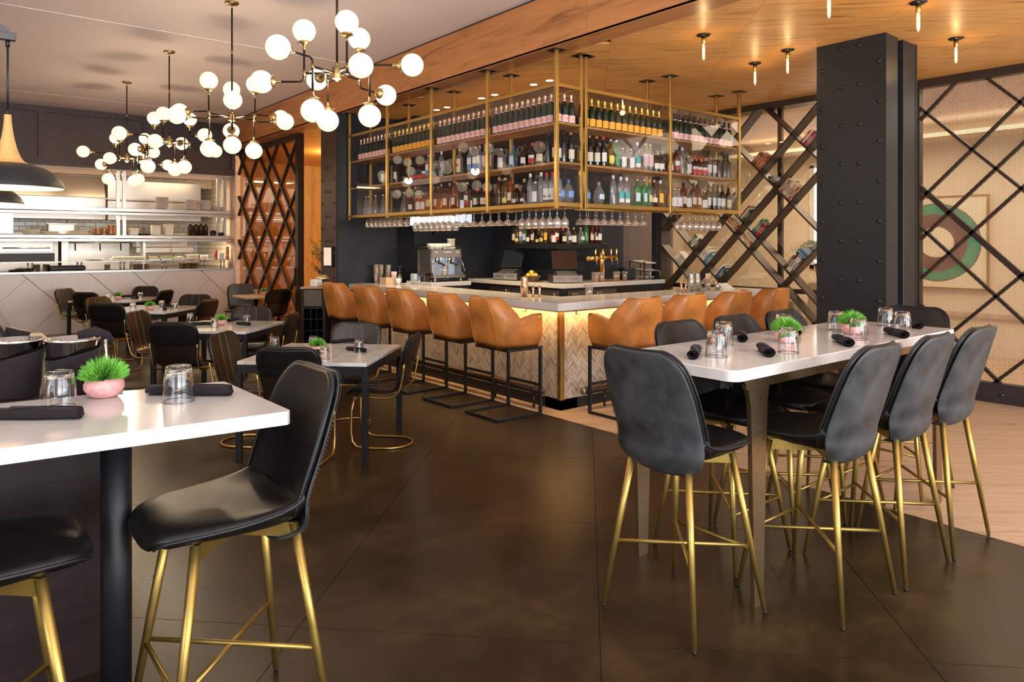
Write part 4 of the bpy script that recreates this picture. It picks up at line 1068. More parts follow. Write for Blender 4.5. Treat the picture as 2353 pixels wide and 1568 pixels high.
# ---------- dining chair: stitched leather shell on a brass cantilever hoop (faces local +x)
def make_dining():
    t = thing('dining_chair', 'dining chair', 'chair')
    prof = [(.225, .425, .17, 0), (.235, .445, .195, 0), (.20, .462, .215, 0), (.08, .458, .222, .006), (-.05, .450, .220, .012), (-.14, .458, .216, .018), (-.19, .50, .214, .022), (-.215, .58, .218, .024), (-.235, .68, .232, .024), (-.258, .78, .240, .022), (-.272, .845, .228, .016), (-.280, .882, .190, .010), (-.283, .898, .140, .006)]
    mb, rim, P = shell(prof, 2, 8, .024, .018); s = sub_leather(mb.build('seat_shell', DLEATHER, t))
    MB().tube(rim, .005, 6, True).build('piping', PIPING, s)
    sm = MB()
    for u in (-.22, .22):
        nc = 8; q = []
        for r_ in P[2:-1]:
            j = (u + 1) / 2 * nc; a = int(j); q.append(r_[a].lerp(r_[a + 1], j - a))
        up = []
        for k in range(len(q)):
            d = q[min(k + 1, len(q) - 1)] - q[max(k - 1, 0)]; nrm = Vector((d.z, 0, -d.x)).normalized(); up.append(q[k] + nrm * .0095)
        sm.tube(up, .0028, 5)
    sm.build('seam', THREAD, s)
    band = [(x - .010, z, hw * 1.01, w) for x, z, hw, w in ((-.232, .672, .230, .024), (-.246, .73, .238, .024), (-.258, .78, .242, .022), (-.272, .845, .230, .016), (-.280, .882, .192, .010))]
    mb, rim, _ = shell(band, 2, 8, .014, .010, off=-.008); sub_leather(mb.build('back_band', LEATHER, t))
    fl = [(.19, -.20), (.0, -.20)]
    hoop = []
    y_, R_ = .185, .185
    hoop.append((.17, -y_, .40)); hoop.append((.19, -y_, .30)); hoop.append((.195, -y_, .14)); hoop.append((.185, -y_, .06)); hoop.append((.15, -y_, .020)); hoop.append((.09, -y_, .010)); hoop.append((-.05, -y_, .010))
    for k in range(1, 12):
        a = PI * k / 12; hoop.append((-.07 - R_ * math.sin(a), -R_ * math.cos(a), .010))
    hoop += [(x, -y, z) for x, y, z in hoop[:7][::-1]]
    MB().tube(hoop, .0095, 8).build('cantilever_hoop', BRASS, t)
    b = MB(); b.box(.145, .175, -.20, .20, .395, .425, .002); b.box(-.14, .16, -.012, .012, .41, .432); b.build('seat_bar', BRASS, t)
    for s in (-1, 1):
        q = [(.15, s * .205, .425), (-.06, s * .218, .418), (-.15, s * .224, .428), (-.205, s * .226, .47), (-.232, s * .228, .56), (-.252, s * .236, .69)]
        MB().tube([Vector(p) for p in spline(q, 3)], .0075, 8).build('back_rod', BRASS, t)
    return t
DC = Kind(make_dining())
E1 = Vector((.7071, .7071)); E2 = Vector((-.7071, .7071))
TBL = [(2.52, 5.51, .60), (2.486, 8.0, .60), (2.375, 10.72, .60), (2.40, 12.95, .60)]
SEATS = [  # table, (offset along view, offset sideways-left), facing
 (0, -.43, .02, 0, 'with its back to us at the front dining table'), (0, .61, .02, 2, 'facing us on the far side of the front dining table'),
 (0, .10, -.44, 1, 'seen side-on at the right end of the front dining table'), (0, .02, .62, 3, 'with stitched inside facing right at the front dining table'),
 (1, -.70, .0, 0, 'with its back to us at the second dining table'), (1, .42, -.02, 2, 'facing us on the far side of the second dining table'),
 (1, -.06, -.52, 1, 'side-on at the right of the second dining table'), (1, .05, .74, 3, 'with stitched inside facing right at the second dining table'),
 (2, -.58, .06, 0, 'with its back to us at the third dining table'), (2, .45, -.25, 2, 'facing us on the far side of the third dining table'),
 (2, -.1, -.62, 1, 'half turned away at the right of the third dining table'), (2, .05, .56, 3, 'with gleaming brown inside at the left of the third dining table'),
 (3, -.35, .1, 0, 'with its back to us at the farthest square table'), (3, .66, .15, 2, 'facing us before the marble wall at the farthest square table'),
 (3, .0, -.52, 1, 'side-on at the right of the farthest square table'), (3, .2, .82, 3, 'with gleaming brown inside at the left of the farthest square table')]
ANG = [PI / 4, 3 * PI / 4, -3 * PI / 4, -PI / 4]
for ti, a, b, f, lb in SEATS:
    c = Vector(TBL[ti][:2]) + E1 * a + E2 * b
    ang = ANG[f] + (RND.uniform(-.12, .12) if ti != 0 else 0)
    DC.put((c.x, c.y, 0), ang, 'dark leather dining chair ' + lb, 'dining chairs')
DC.put((4.38, 11.72, 0), PI / 2 + .25, 'dark leather dining chair with its back to us at the corner table', 'dining chairs')
DC.put((4.36, 13.15, 0), -PI / 2 - .5, 'dark leather dining chair facing us behind the corner table', 'dining chairs')
DC.put((.42, 8.95, 0), -PI / 2, 'black dining chair half hidden behind the black touchscreen terminal', 'dining chairs')
# ================================================================== TABLES
def solo(name, mb, mat, label, cat, loc=(0, 0, 0), rz=0.0, group=None):
    o = mb.build(name, mat); o.location = loc; o.rotation_euler = (0, 0, rz); return tag(o, label, cat, group)
def rounded_rect(x0, x1, y0, y1, r, n=6):
    out = []
    for cx, cy, a in ((x1 - r, y1 - r, 0), (x0 + r, y1 - r, PI / 2), (x0 + r, y0 + r, PI), (x1 - r, y0 + r, 1.5 * PI)):
        out += [(cx + r * math.cos(a + PI / 2 * k / n), cy + r * math.sin(a + PI / 2 * k / n)) for k in range(n + 1)]
    return out
TZ = 1.085
ht = thing('high_table', 'long high white marble table on bronze plate legs', 'table', (2.72, 1.81, 0))
L_, W2 = 2.48, .72
mb = MB(); q = rounded_rect(0, L_, 0, W2, .055); qi = rounded_rect(.004, L_ - .004, .004, W2 - .004, .051)
n = len(q); vs = [(x, y, TZ - .050) for x, y in q] + [(x, y, TZ - .004) for x, y in q] + [(x, y, TZ) for x, y in qi]
mb.add(vs, [tuple(range(n))[::-1], tuple(range(2 * n, 3 * n))] + [(a * n + i, a * n + (i + 1) % n, (a + 1) * n + (i + 1) % n, (a + 1) * n + i) for a in (0, 1) for i in range(n)])
mb.build('marble_top', marble('table_marble', (.74, .71, .69), (.45, .42, .42), .10, 1.6, .018), ht)
for y in (.012, W2 - .032): MB().box(.10, L_ - .10, y, y + .02, TZ - .095, TZ - .050).build('apron', BRONZE, ht)
MB().box(.02, .10, .09, W2 - .012, TZ - .092, TZ - .05).build('end_rail', BLACKM, ht); MB().box(L_ - .10, L_ - .02, .012, W2 - .012, TZ - .092, TZ - .05).build('end_rail', BLACKM, ht)
def plate_leg(x, y, s):      # tapering bronze plate, gusseted into the apron
    z = TZ - .05
    q = [(x - .035, 0), (x + .035, 0), (x + .060, z - .32), (x + .072, z - .11), (x + .085, z - .045), (x + .12, z), (x - .12, z), (x - .085, z - .045), (x - .066, z - .12), (x - .055, z - .32)]
    MB().prism(q, -.011, .011, ONY(y)).build('leg', BRONZE, ht)
for x in (.20, L_ - .25):
    plate_leg(x, .022, 1); plate_leg(x, W2 - .022, -1)
lt = thing('high_table', 'white quartz high table cut off by the left edge in the foreground', 'table', (0, 0, 0))
q = [(.928, 2.317), (.940, 2.330), (.931, 2.972), (.918, 2.986), (-.11, 3.095), (-.12, 3.085), (-.12, 2.42), (-.11, 2.408)]; MB().prism(q, 1.040, TZ).build('quartz_top', QUARTZ, lt)
MB().tube([(.485, 2.66, .02), (.485, 2.66, 1.04)], .046, 20).build('pedestal', pm('textured_black_pole', (.010, .010, .012), .38, .3, .3, 480, .25), lt)
MB().lathe([(0, 0), (.24, 0), (.24, .012), (.06, .022), (0, .022)], 24, Matrix.Translation((.485, 2.66, 0))).build('base_plate', BLACKM, lt)
# square marble dining tables on black frames
def make_table(w):
    t = thing('dining_table', 'dining table', 'table'); h = w / 2
    MB().box(-h, h, -h, h, .728, .755, .003).build('marble_top', MARB, t)
    f = MB(); k = h - .012
    for s in (-1, 1): f.box(-k, k, s * k - .02, s * k + .02, .668, .728); f.box(s * k - .02, s * k + .02, -k + .02, k - .02, .668, .728)
    f.build('apron', BLACKM, t)
    for sx in (-1, 1):
        for sy in (-1, 1): MB().box(sx * k - .021, sx * k + .021, sy * k - .021, sy * k + .021, 0, .668, .002).build('leg', BLACKM, t)
    return t
DT = Kind(make_table(1.0))
for (x, y, w), lb in zip(TBL, ('front', 'second', 'third', 'farthest')):
    DT.put((x, y, 0), PI / 4, 'square marble dining table on black legs, %s of the diagonal row' % lb, 'square dining tables')
OAKT = wood('table_top_oak', (.40, .26, .14), (.56, .40, .24), (.66, .50, .32), .35, (0, 0, 0), (1, 8, 8), 2)
def wood_table(label, x0, x1, y0, y1, cx, cy):
    t = thing('dining_table', label, 'table', (cx, cy, 0))
    MB().box(x0 - cx, x1 - cx, y0 - cy, y1 - cy, .722, .755, .003).build('table_top', OAKT, t)
    MB().cyl((0, 0, .02), (0, 0, .722), .035, n=14).build('pedestal', BLACKM, t)
    MB().lathe([(0, 0), (.22, 0), (.22, .01), (.05, .02), (0, .02)], 20).build('base_plate', BLACKM, t)
wood_table('small pale-topped corner table beside the lattice screen', 4.08, 4.66, 11.92, 12.62, 4.36, 12.27)
wood_table('pale table corner showing behind the ice buckets', .05, .89, 7.74, 8.5, .47, 8.12)

# ---- upturned tumblers
out = [(.053, 0), (.0535, .004), (.050, .045), (.0485, .075), (.0425, .118), (.040, .125), (0, .126)]
inn = [(0, .108), (.036, .107), (.0385, .100), (.0462, .075), (.0478, .045), (.0512, .004), (.0508, 0)]
TG = Kind(tag(MB().lathe(out + inn, 28, close=True).build('tumbler', GLASS), 'x', 'glass'))
HI = [((3.01, 2.11), 'at the near left corner of the high marble table'), ((3.39, 2.33), 'behind the nearest one at the left of the high marble table'), ((3.41, 1.96), 'in front of the first grass pot on the high table'),
      ((4.05, 2.36), 'half hidden behind the first grass pot'), ((4.50, 2.26), 'left of the second grass pot'), ((4.19, 1.97), 'in front of the second grass pot'), ((5.0, 2.17), 'at the far end of the high table, rear of two'), ((4.80, 1.98), 'at the far end of the high table, front of two')]
for (x, y), lb in HI: TG.put((x, y, TZ), RND.uniform(0, 3), 'upturned clear tumbler ' + lb, 'upturned tumblers')
for (x, y), lb in (((.35, 2.86), 'behind the long napkin on the left foreground table'), ((.69, 2.71), 'between napkin and corner of the left foreground table')):
    TG.put((x, y, TZ), 0, 'upturned clear tumbler ' + lb, 'upturned tumblers')
TGS = Kind(tag(MB().lathe([(r * .78, z * .86) for r, z in out + inn], 20, close=True).build('tumbler', GLASS), 'x', 'glass'))
TN = ['front dining table', 'second dining table', 'third dining table', 'farthest square table']
DG = [[(2.37, 5.19, 'nearest corner'), (2.52, 5.74, 'behind the grass pot'), (2.73, 5.33, 'right side'), (2.26, 5.92, 'left corner')],
      [(2.35, 7.85, 'beside the grass pot'), (2.72, 7.94, 'right side'), (2.30, 8.55, 'left side')],
      [(2.56, 10.25, 'right side'), (2.50, 10.68, 'beside the grass pot'), (2.12, 10.55, 'left of the grass pot')],
      [(2.66, 12.70, 'right side'), (2.20, 12.70, 'left of the grass pot')]]
for a, tn in zip(DG, TN):
    for x, y, lb in a: TGS.put((x, y, .755), 0, 'small upturned tumbler on the %s, %s' % (tn, lb), 'upturned tumblers')
TGS.put((4.36, 12.25, .755), 0, 'small upturned tumbler on the corner table by the lattice screen', 'upturned tumblers')

# ---- napkin rolls
def make_roll(L=.235, R0=.027, seed=1):
    rn = random.Random(seed); mb = MB(); nt, nl = 40, 9; vs = []; turns = 2.6
    for side in (0, 1):
        for i in range(nl):
            u = i / (nl - 1)
            for k in range(nt + 1):
                s = k / nt; a = -2.2 + s * turns * 2 * PI; r = R0 * (1 - .62 * s) + (-.0012 if side else 0)
                r *= 1 + .05 * math.sin(u * 7 + seed) + .04 * math.sin(a * 3 + u * 5)
                x = -L / 2 + L * u + (.012 * s - .004 * math.sin(a)) * (1 if u > .5 else -1)
                if s < .16 and u > .45: x += .0
                y = r * math.cos(a) * 1.12; z = r * math.sin(a) * .86
                vs.append((x, y, max(z, -R0 * .86) + R0 * .86))
    K = nt + 1; N = nl * K; fs = []
    for i in range(nl - 1):
        for k in range(nt):
            a = i * K + k; fs.append((a, a + 1, a + K + 1, a + K)); fs.append((N + a, N + a + K, N + a + K + 1, N + a + 1))
    for i in range(nl - 1):
        for k in (0, nt): a = i * K + k; fs.append((a, a + K, N + a + K, N + a))
    for k in range(nt):
        for i in (0, nl - 1): a = i * K + k; fs.append((a, a + 1, N + a + 1, N + a))
    mb.add(vs, fs, True)
    # the loose outer flap, folded on the slant
    fl = []
    for i in range(7):
        u = .30 + .70 * i / 6
        for k in range(9):
            a = -.5 + (.9 + .9 * (1 - i / 6)) * k / 8 * 1.6; r = R0 * (1.06)
            fl.append((-L / 2 + L * u, r * math.cos(a) * 1.12, r * math.sin(a) * .86 + R0 * .86))
    q = MB().add(fl, [(i * 9 + k, i * 9 + k + 1, (i + 1) * 9 + k + 1, (i + 1) * 9 + k) for i in range(6) for k in range(8)], True)
    t = thing('napkin_roll', 'napkin', 'napkin'); mb.build('rolled_cloth', CLOTH, t); q.build('cloth_flap', CLOTH, t, recalc=False); return t
NR = Kind(make_roll()); NL = Kind(make_roll(.30, .024, 4)); NS = Kind(make_roll(.20, .021, 7))
def lay(kind, p, q, z, lb, grp='rolled dark napkins'):
    c = ((p[0] + q[0]) / 2, (p[1] + q[1]) / 2, z); kind.put(c, math.atan2(q[1] - p[1], q[0] - p[0]), lb, grp)
for p, q, lb in (((3.05, 2.26), (2.83, 2.12), 'nearest the left corner of the high marble table'), ((3.75, 2.46), (3.55, 2.32), 'behind the second tumbler of the high table'), ((3.38, 2.10), (3.17, 1.92), 'in front of the first grass pot on the high table'),
                 ((4.25, 2.42), (4.02, 2.26), 'half hidden behind the first grass pot'), ((4.02, 2.02), (3.83, 1.85), 'in front of the second grass pot'), ((4.59, 1.98), (4.43, 1.82), 'at the far right of the high table, front'), ((5.15, 2.10), (5.0, 1.97), 'at the far right end of the high table')):
    lay(NR, p, q, TZ, 'rolled dark plum napkin ' + lb)
lay(NL, (.10, 2.84), (.41, 2.60), TZ, 'long rolled dark napkin at the front of the left foreground table')
lay(NL, (.62, 2.90), (.87, 2.67), TZ, 'rolled dark napkin behind the tumbler on the left foreground table')
NP = [[(2.70, 5.52, 2.77, 5.26, 'right side'), (2.24, 5.52, 2.47, 5.46, 'front left'), (2.80, 5.93, 2.98, 5.93, 'far side')], [(2.63, 8.02, 2.70, 7.76, 'right side'), (2.60, 8.28, 2.84, 8.50, 'far side'), (2.22, 8.22, 2.40, 8.12, 'left side')],
      [(2.52, 10.55, 2.43, 10.25, 'front'), (2.52, 10.85, 2.74, 10.80, 'far side')], [(2.58, 12.95, 2.62, 12.70, 'front'), (2.45, 13.2, 2.66, 13.25, 'far side')]]
for a, tn in zip(NP, TN):
    for x0, y0, x1, y1, lb in a: lay(NS, (x0, y0), (x1, y1), .755, 'rolled dark napkin on the %s, %s' % (tn, lb))

# ---- grass in pink stone pots
BLADE = pm('fresh_grass', (.15, .42, .05), .45, 0, .45, 25)
def make_plant(round_=False):
    t = thing('potted_grass', 'plant', 'plant')
    MB().lathe([(0, 0), (.036, 0), (.052, .010), (.066, .032), (.066, .050), (.056, .068), (.047, .073), (.043, .070), (.050, .055), (0, .052)], 24).build('pot', PINK, t)
    rn = random.Random(5); vs = []; fs = []
    for i in range(950):
        th = rn.uniform(0, 2 * PI); ph = math.acos(rn.uniform(.02, 1)); L = rn.uniform(.046, .066)
        d = Vector((math.sin(ph) * math.cos(th) * .78, math.sin(ph) * math.sin(th) * .78, math.cos(ph) * 1.15 + .42)); s = d.cross(Vector((0, 0, 1)))
        s = (s.normalized() if s.length > 1e-3 else Vector((1, 0, 0))) * rn.uniform(.0016, .0026)
        b = Vector((d.x * .040, d.y * .040, .062)); m_ = b + d * L * .55; e = b + d * L + Vector((d.x * .012, d.y * .012, -.016 * math.sin(ph)))
        k = len(vs); vs += [b - s * .6, b + s * .6, m_ + s, e, m_ - s]; fs.append((k, k + 1, k + 2, k + 3, k + 4))
    o = MB().add(vs, fs).build('grass_blades', BLADE, t, recalc=False); o['kind'] = 'stuff'; return t
PG = Kind(make_plant()); G = 'grass pots on the tables'
PG.put((3.75, 2.17, TZ), 0, 'green grass tuft in pink stone pot, nearer one on the high marble table', G)
PG.put((4.40, 2.11, TZ), 1, 'green grass tuft in pink stone pot, farther one on the high marble table', G)
PG.put((.50, 2.955, TZ), 2, 'green grass tuft in pink stone pot on the left foreground table', G)
for (x, y), tn in zip(((2.47, 5.55), (2.49, 8.08), (2.32, 10.52), (2.36, 12.82)), TN): dup(PG.p, (x, y, .755), RND.uniform(0, 3), 'green grass tuft in pink pot on the ' + tn, G).scale = (.82, .82, .82)
dup(PG.p, (4.54, 12.42, .755), 0, 'green grass tuft on the corner table by the lattice screen', G).scale = (.8, .8, .8)

# ================================================================== LIGHT FITTINGS
GLOBE = pm('lit_opal_globe', (.45, .41, .34), .25, 0, .02, 2, emit=0.80, ecol=(1.0, .86, .58))
def make_chandelier():
    t = thing('globe_chandelier', 'chandelier', 'chandelier')   # origin at the hub, ceiling 1.10 above
    DB = pm('dark_bronze_pipe', (.030, .020, .014), .35, .8, .15, 15); AB = pm('antique_brass', (.40, .27, .12), .35, 1, .12, 20)
    MB().lathe([(0, 1.10), (.065, 1.10), (.065, 1.088), (.055, 1.080), (.015, 1.076), (0, 1.076)], 20).build('canopy', AB, t)
    r = MB(); r.cyl((0, 0, .05), (0, 0, 1.04), .0085, n=10); r.build('stem_rod', DB, t)
    for a, b, rr_ in ((1.03, 1.08, .006), (.60, .63, .0105), (.05, .08, .011)): MB().cyl((0, 0, a), (0, 0, b), rr_, n=10).build('rod_coupling', AB, t)
    MB().lathe([(0, .055), (.020, .055), (.032, .045), (.034, .040), (.034, -.035), (.030, -.042), (.012, -.046), (.008, -.056), (0, -.058)], 18).build('hub', AB, t)
    def globe(c, d):
        c = Vector(c); d = Vector(d)                           # d: direction from fitting to globe centre
        g_ = MB().sphere(tuple(c), .081, 22, 14).build('globe', GLOBE, t)
        z = d.normalized(); x = z.orthogonal().normalized(); y = z.cross(x)
        b = c - z * .086
        M = Matrix(((x.x, y.x, z.x, b.x), (x.y, y.y, z.y, b.y), (x.z, y.z, z.z, b.z), (0, 0, 0, 1)))
        h = MB().lathe([(.008, -.05), (.010, -.02), (.022, -.012), (.038, -.004), (.041, .006), (.036, .010), (.012, -.006)], 16, M)
        for k in range(3):
            a = 2 * PI * k / 3; p = Vector((math.cos(a) * .036, math.sin(a) * .036, .002)); q_ = Vector((math.cos(a) * .056, math.sin(a) * .056, .002))
            h.cyl(M @ p, M @ q_, .003, n=6)
        h.build('globe_fitter', AB, g_)
    for k in range(6):
        a = PI / 3 * k; u = Vector((math.cos(a), math.sin(a), 0)); low = (k % 2 == 1); s = -1 if low else 1   # odd arms: globe up, elbow below
        j = u * .235; r_ = MB(); z = Vector((0, 0, 1))
        r_.tube([u * .03, j], .0075, 8)
        e0 = j + z * (.055 * s); pts = [j - z * (.20 * s), j + z * (.02 * s)]
        for i in range(5):
            b = PI / 2 * i / 4; pts.append(j + z * (.025 * s) + z * (.035 * s * math.sin(b)) + u * (.035 * (1 - math.cos(b))))
        pts.append(j + u * .20 + z * (.06 * s)); r_.tube(pts, .0075, 8); r_.build('arm', DB, t)
        for p, q_, rr_ in ((j - z * .022, j + z * .022, .0125), (j - z * (.17 * s), j - z * (.20 * s), .0095), (j + u * .165 + z * (.06 * s), j + u * .20 + z * (.06 * s), .0095)): MB().cyl(p, q_, rr_, n=8).build('coupling', AB, t)
        globe(j - z * (.305 * s), -z * s); globe(j + u * .305 + z * (.06 * s), u)
    return t
CH = Kind(make_chandelier())
base = -TH          # camera-facing alignment measured from the photograph, then each lamp's own turn
for (x, y), dl, lb in (((2.283, 4.795), 0, 'nearest of the four globe chandeliers'), ((2.278, 7.064), 52, 'second globe chandelier from the camera'), ((2.274, 9.347), -20, 'third globe chandelier from the camera'), ((2.23, 11.49), -24, 'farthest globe chandelier, over the kitchen side')):
    CH.put((x, y, 2.86), base + math.radians(dl), 'brass and black pipe chandelier with opal globes, ' + lb, 'globe chandeliers')
    lamp('globe_glow', 'POINT', (x, y, 2.80), 34, (1.0, .78, .52), radius=.06)
# dome pendants on the left
def make_pendant():
    t = thing('dome_pendant', 'pendant', 'lamp')       # origin at the rim plane
    o_ = spline([(.222, 0), (.215, .022), (.195, .052), (.155, .085), (.10, .105), (.052, .114), (.036, .118)], 4)
    i_ = [(r - .004, z - .005) for r, z in o_][::-1]; i_[-1] = (.217, 0)
    MB().lathe(o_, 40).build('dome', pm('matte_black_shade', (.012, .011, .011), .45, .1), t)
    MB().lathe([(0, .108)] + [(r, z) for r, z in i_], 40).build('dome_inside', pm('lit_cream_enamel', (.85, .70, .42), .5, emit=.9, ecol=(1, .70, .30)), t)  # bulb light on the inside put into the enamel as glow
    MB().lathe(spline([(.085, .109), (.060, .125), (.040, .165), (.026, .22), (.017, .28), (.014, .33)], 4) + [(0, .33)], 24).build('wooden_neck', NECKW, t)
    c = MB(); c.tube([(0, 0, .33), (0, 0, .665)], .0045, 8); c.cyl((0, 0, .33), (0, 0, .352), .009, n=10); c.cyl((0, 0, .635), (0, 0, .665), .009, n=10); c.build('cord', BLACKM, t)
    b = MB(); b.box(-.93, .03, -.016, .016, .665, .70, .002); b.bar((-.93, 0, 1.25), (.0, 0, .70), .02, .03); b.box(-.96, -.92, -.02, .02, -1.89, 2.07); b.build('bracket', pm('grey_bracket_steel', (.07, .065, .065), .45, .7), t)
    MB().sphere((0, 0, .055), .035, 14, 10).build('bulb', pm('warm_bulb', (1, .9, .7), .3, emit=12, ecol=(1, .75, .42)), t)
    return t
DP = Kind(make_pendant())
for (x, y, z), lb in (((.285, 3.955, 1.892), 'nearer black dome pendant with oak neck at the left edge'), ((.30, 5.94, 1.908), 'farther black dome pendant partly hidden below the nearer one')):
    DP.put((x, y, z), 0, lb, 'dome pendants on brackets'); lamp('pendant_glow', 'POINT', (x, y, z - .03), 9, (1, .72, .38), radius=.05)
# bare tubular bulbs on the wooden ceiling
def make_bulb():
    t = thing('ceiling_bulb', 'bulb', 'lamp')
    MB().lathe([(0, 0), (.062, 0), (.062, -.006), (.050, -.012), (.016, -.016), (0, -.016)], 24).build('ceiling_rose', pm('gloss_black', (.012, .011, .011), .15), t)
    MB().lathe([(0, -.010), (.019, -.014), (.019, -.075), (.016, -.078), (0, -.078)], 16).build('socket', BRASS, t)
    MB().lathe([(.010, -.076), (.0135, -.085), (.0135, -.20), (.010, -.212), (.004, -.218), (0, -.219)], 14).build('glass_tube', STEM, t)
    f = MB()
    for k in range(4):
        a = PI / 2 * k; f.tube([(.003 * math.cos(a), .003 * math.sin(a), -.09), (.006 * math.cos(a), .006 * math.sin(a), -.14), (.003 * math.cos(a), .003 * math.sin(a), -.195)], .0016, 5)
    f.build('filament', pm('lit_filament', (1, .8, .4), .5, emit=60, ecol=(1, .70, .30)), t); return t
CB = Kind(make_bulb())
for (x, y), lb in (((5.226, 3.794), 'nearest the bottle cabinet'), ((6.246, 3.597), 'just left of the steel column'), ((6.444, 4.063), 'second left of the steel column'), ((5.767, 2.266), 'above the steel column'), ((7.04, 2.455), 'right of the steel column'), ((4.937, 2.529), 'cut off at the top edge')):
    CB.put((x, y, 3.449), 0, 'bare tube bulb in brass socket on oak ceiling, ' + lb, 'bare ceiling bulbs'); lamp('bulb_glow', 'POINT', (x, y, 3.20), .8, (1, .70, .36), radius=.03)
for (x, y), lb in (((6.6, 11.6), 'seen through the host doorway, higher one'), ((7.3, 12.6), 'seen through the host doorway, lower one'), ((6.3, 13.2), 'seen through the lattice screen')):
    CB.put((x, y, 3.449), 0, 'bare tube bulb in the host room, ' + lb, 'bare ceiling bulbs')
dl = MB().lathe([(0, 0), (.058, 0), (.058, -.004), (.046, -.006), (.044, .0)], 24)
dp = thing('downlight', 'downlight', 'lamp'); dl.build('trim_ring', pm('brass_ring', (.5, .32, .12), .4, .8), dp)
MB().lathe([(0, -.005), (.044, -.005), (.044, -.001), (0, -.001)], 20).build('lens', pm('lit_lens', (1, .9, .7), .4, emit=9, ecol=(1, .82, .55)), dp)
DLK = Kind(dp)
for i, (x, y) in enumerate(DOWN): DLK.put((x, y, 3.4495), 0, 'round recessed downlight behind the bottle cabinet, %s from the right' % ORD[i], 'recessed downlights over the bar')
# ================================================================== THINGS ON AND BEHIND THE BAR
BT = 1.08; KT = 1.12
SHK = [(0, 0), (.037, 0), (.045, .07), (.044, .085), (.040, .10), (.046, .115), (.041, .17), (.030, .20), (0, .202)]
def shaker(loc, label): solo('cocktail_shaker', MB().lathe([(0, 0), (.033, 0), (.044, .11), (.045, .125), (.040, .135), (.035, .20), (.032, .212), (0, .212)], 18), STEEL if 'steel' in label else pm('copper_plate', (.62, .42, .30), .25, 1, .06, 10), label, 'shaker', loc, 0, 'cocktail shakers on the bar')
def jigger(loc, label): solo('jigger', MB().lathe([(.0, 0), (.022, 0), (.009, .052), (.009, .056), (.021, .115), (.018, .115), (0, .06)], 14), MATS.get('copper_plate') or STEEL, label, 'jigger', loc, 0, 'jiggers on the bar')
shaker((4.885, 5.80, BT), 'tall copper cocktail shaker on the left bar top near the corner')
jigger((4.955, 5.74, BT), 'copper jigger right beside the copper shaker, left of two'); jigger((5.01, 5.70, BT), 'copper jigger beside the copper shaker, right of two')
solo('pint_glass', MB().lathe([(0, 0), (.030, 0), (.042, .15), (.0405, .15), (.0285, .006), (0, .006)], 20), STEM, 'clear pint glass standing alone on the right bar top', 'glass', (5.10, 5.06, BT))
shaker((6.92, 5.20, BT), 'steel cocktail shaker on right bar top, left of two'); shaker((7.06, 5.22, BT), 'steel cocktail shaker on right bar top, right of two')
jigger((6.74, 5.20, BT), 'copper jigger left of the steel shakers, first'); jigger((6.82, 5.20, BT), 'copper jigger left of the steel shakers, second')
t = thing('straw_cup', 'clear cup full of paper straws beside the steel shakers', 'cup', (7.30, 5.24, BT))
MB().lathe([(0, 0), (.032, 0), (.042, .13), (.0405, .13), (.031, .005), (0, .005)], 18).build('cup', STEM, t)
s = MB()
for i in range(34):
    a, r = RND.uniform(0, 6.3), RND.uniform(0, .026); s.cyl((r * math.cos(a), r * math.sin(a), .006), (r * 1.4 * math.cos(a), r * 1.4 * math.sin(a), .19 + RND.uniform(-.012, .012)), .003, n=5)
s.build('straws', pm('paper_straw', (.72, .56, .46), .7), t)['kind'] = 'stuff'
solo('metal_cup', MB().lathe([(0, 0), (.030, 0), (.036, .085), (.034, .085), (.029, .005), (0, .005)], 16), STEEL, 'small steel cup right of the straw cup', 'cup', (7.46, 5.22, BT))
t = thing('menu_stack', 'white folded menus leaning at the right end of the bar', 'paper', (7.66, 5.25, BT))
MB().box(-.11, .11, -.07, .07, 0, .012, .001).build('sheet', WHITE, t)
MB().add([(-.11, -.05, .012), (.11, -.05, .012), (.10, .03, .07), (-.10, .03, .07), (-.11, -.047, .012), (.11, -.047, .012), (.10, .033, .07), (-.10, .033, .07)], [(0, 1, 2, 3), (4, 7, 6, 5), (0, 4, 5, 1), (2, 6, 7, 3), (1, 5, 6, 2), (0, 3, 7, 4)]).build('sheet', WHITE, t)
# left end: stacked plastic glasses, caddy, cups
def glass_stack(loc, n, label):
    t = thing('glass_stack', label, 'glasses', loc)
    g_ = None
    for i in range(n):
        if g_ is None:
            g_ = MB().lathe([(0, 0), (.026, 0), (.040, .12), (.0385, .12), (.025, .004), (0, .004)], 16).build('stacked_glass', STEM, t)
            o = g_
        else:
            o = g_.copy(); COL.objects.link(o); o.parent = t
        o.location = (0, 0, .024 * i)
for i, (x, y) in enumerate(((4.93, 9.10), (5.02, 9.12), (5.08, 9.02))): glass_stack((x, y, BT), 7, 'tall stack of nested clear glasses against the navy wall, %s from left' % ORD[i])
t = thing('condiment_caddy', 'small wooden caddy with black stirrers at the left end of the bar', 'caddy', (4.97, 8.86, BT))
c = MB(); c.box(-.07, .07, -.09, .09, 0, .008); 
for a in ((-.07, -.064, -.09, .09), (.064, .07, -.09, .09), (-.064, .064, -.09, -.084), (-.064, .064, .084, .09)): c.box(a[0], a[1], a[2], a[3], .008, .09)
c.build('box', OAKT, t)
s = MB()
for i in range(16): s.cyl((RND.uniform(-.05, .05), RND.uniform(.02, .075), .01), (RND.uniform(-.06, .0), RND.uniform(.03, .10), .135), .0025, n=5)
s.build('stirrers', PLAST, t)['kind'] = 'stuff'
CUP = Kind(tag(MB().lathe([(0, 0), (.024, 0), (.034, .03), (.040, .075), (.038, .075), (.031, .03), (.022, .004), (0, .004)], 16).tube([(.036, 0, .058), (.058, 0, .052), (.056, 0, .028), (.033, 0, .022)], .0045, 6).build('coffee_cup', WHITE), 'x', 'cup'))
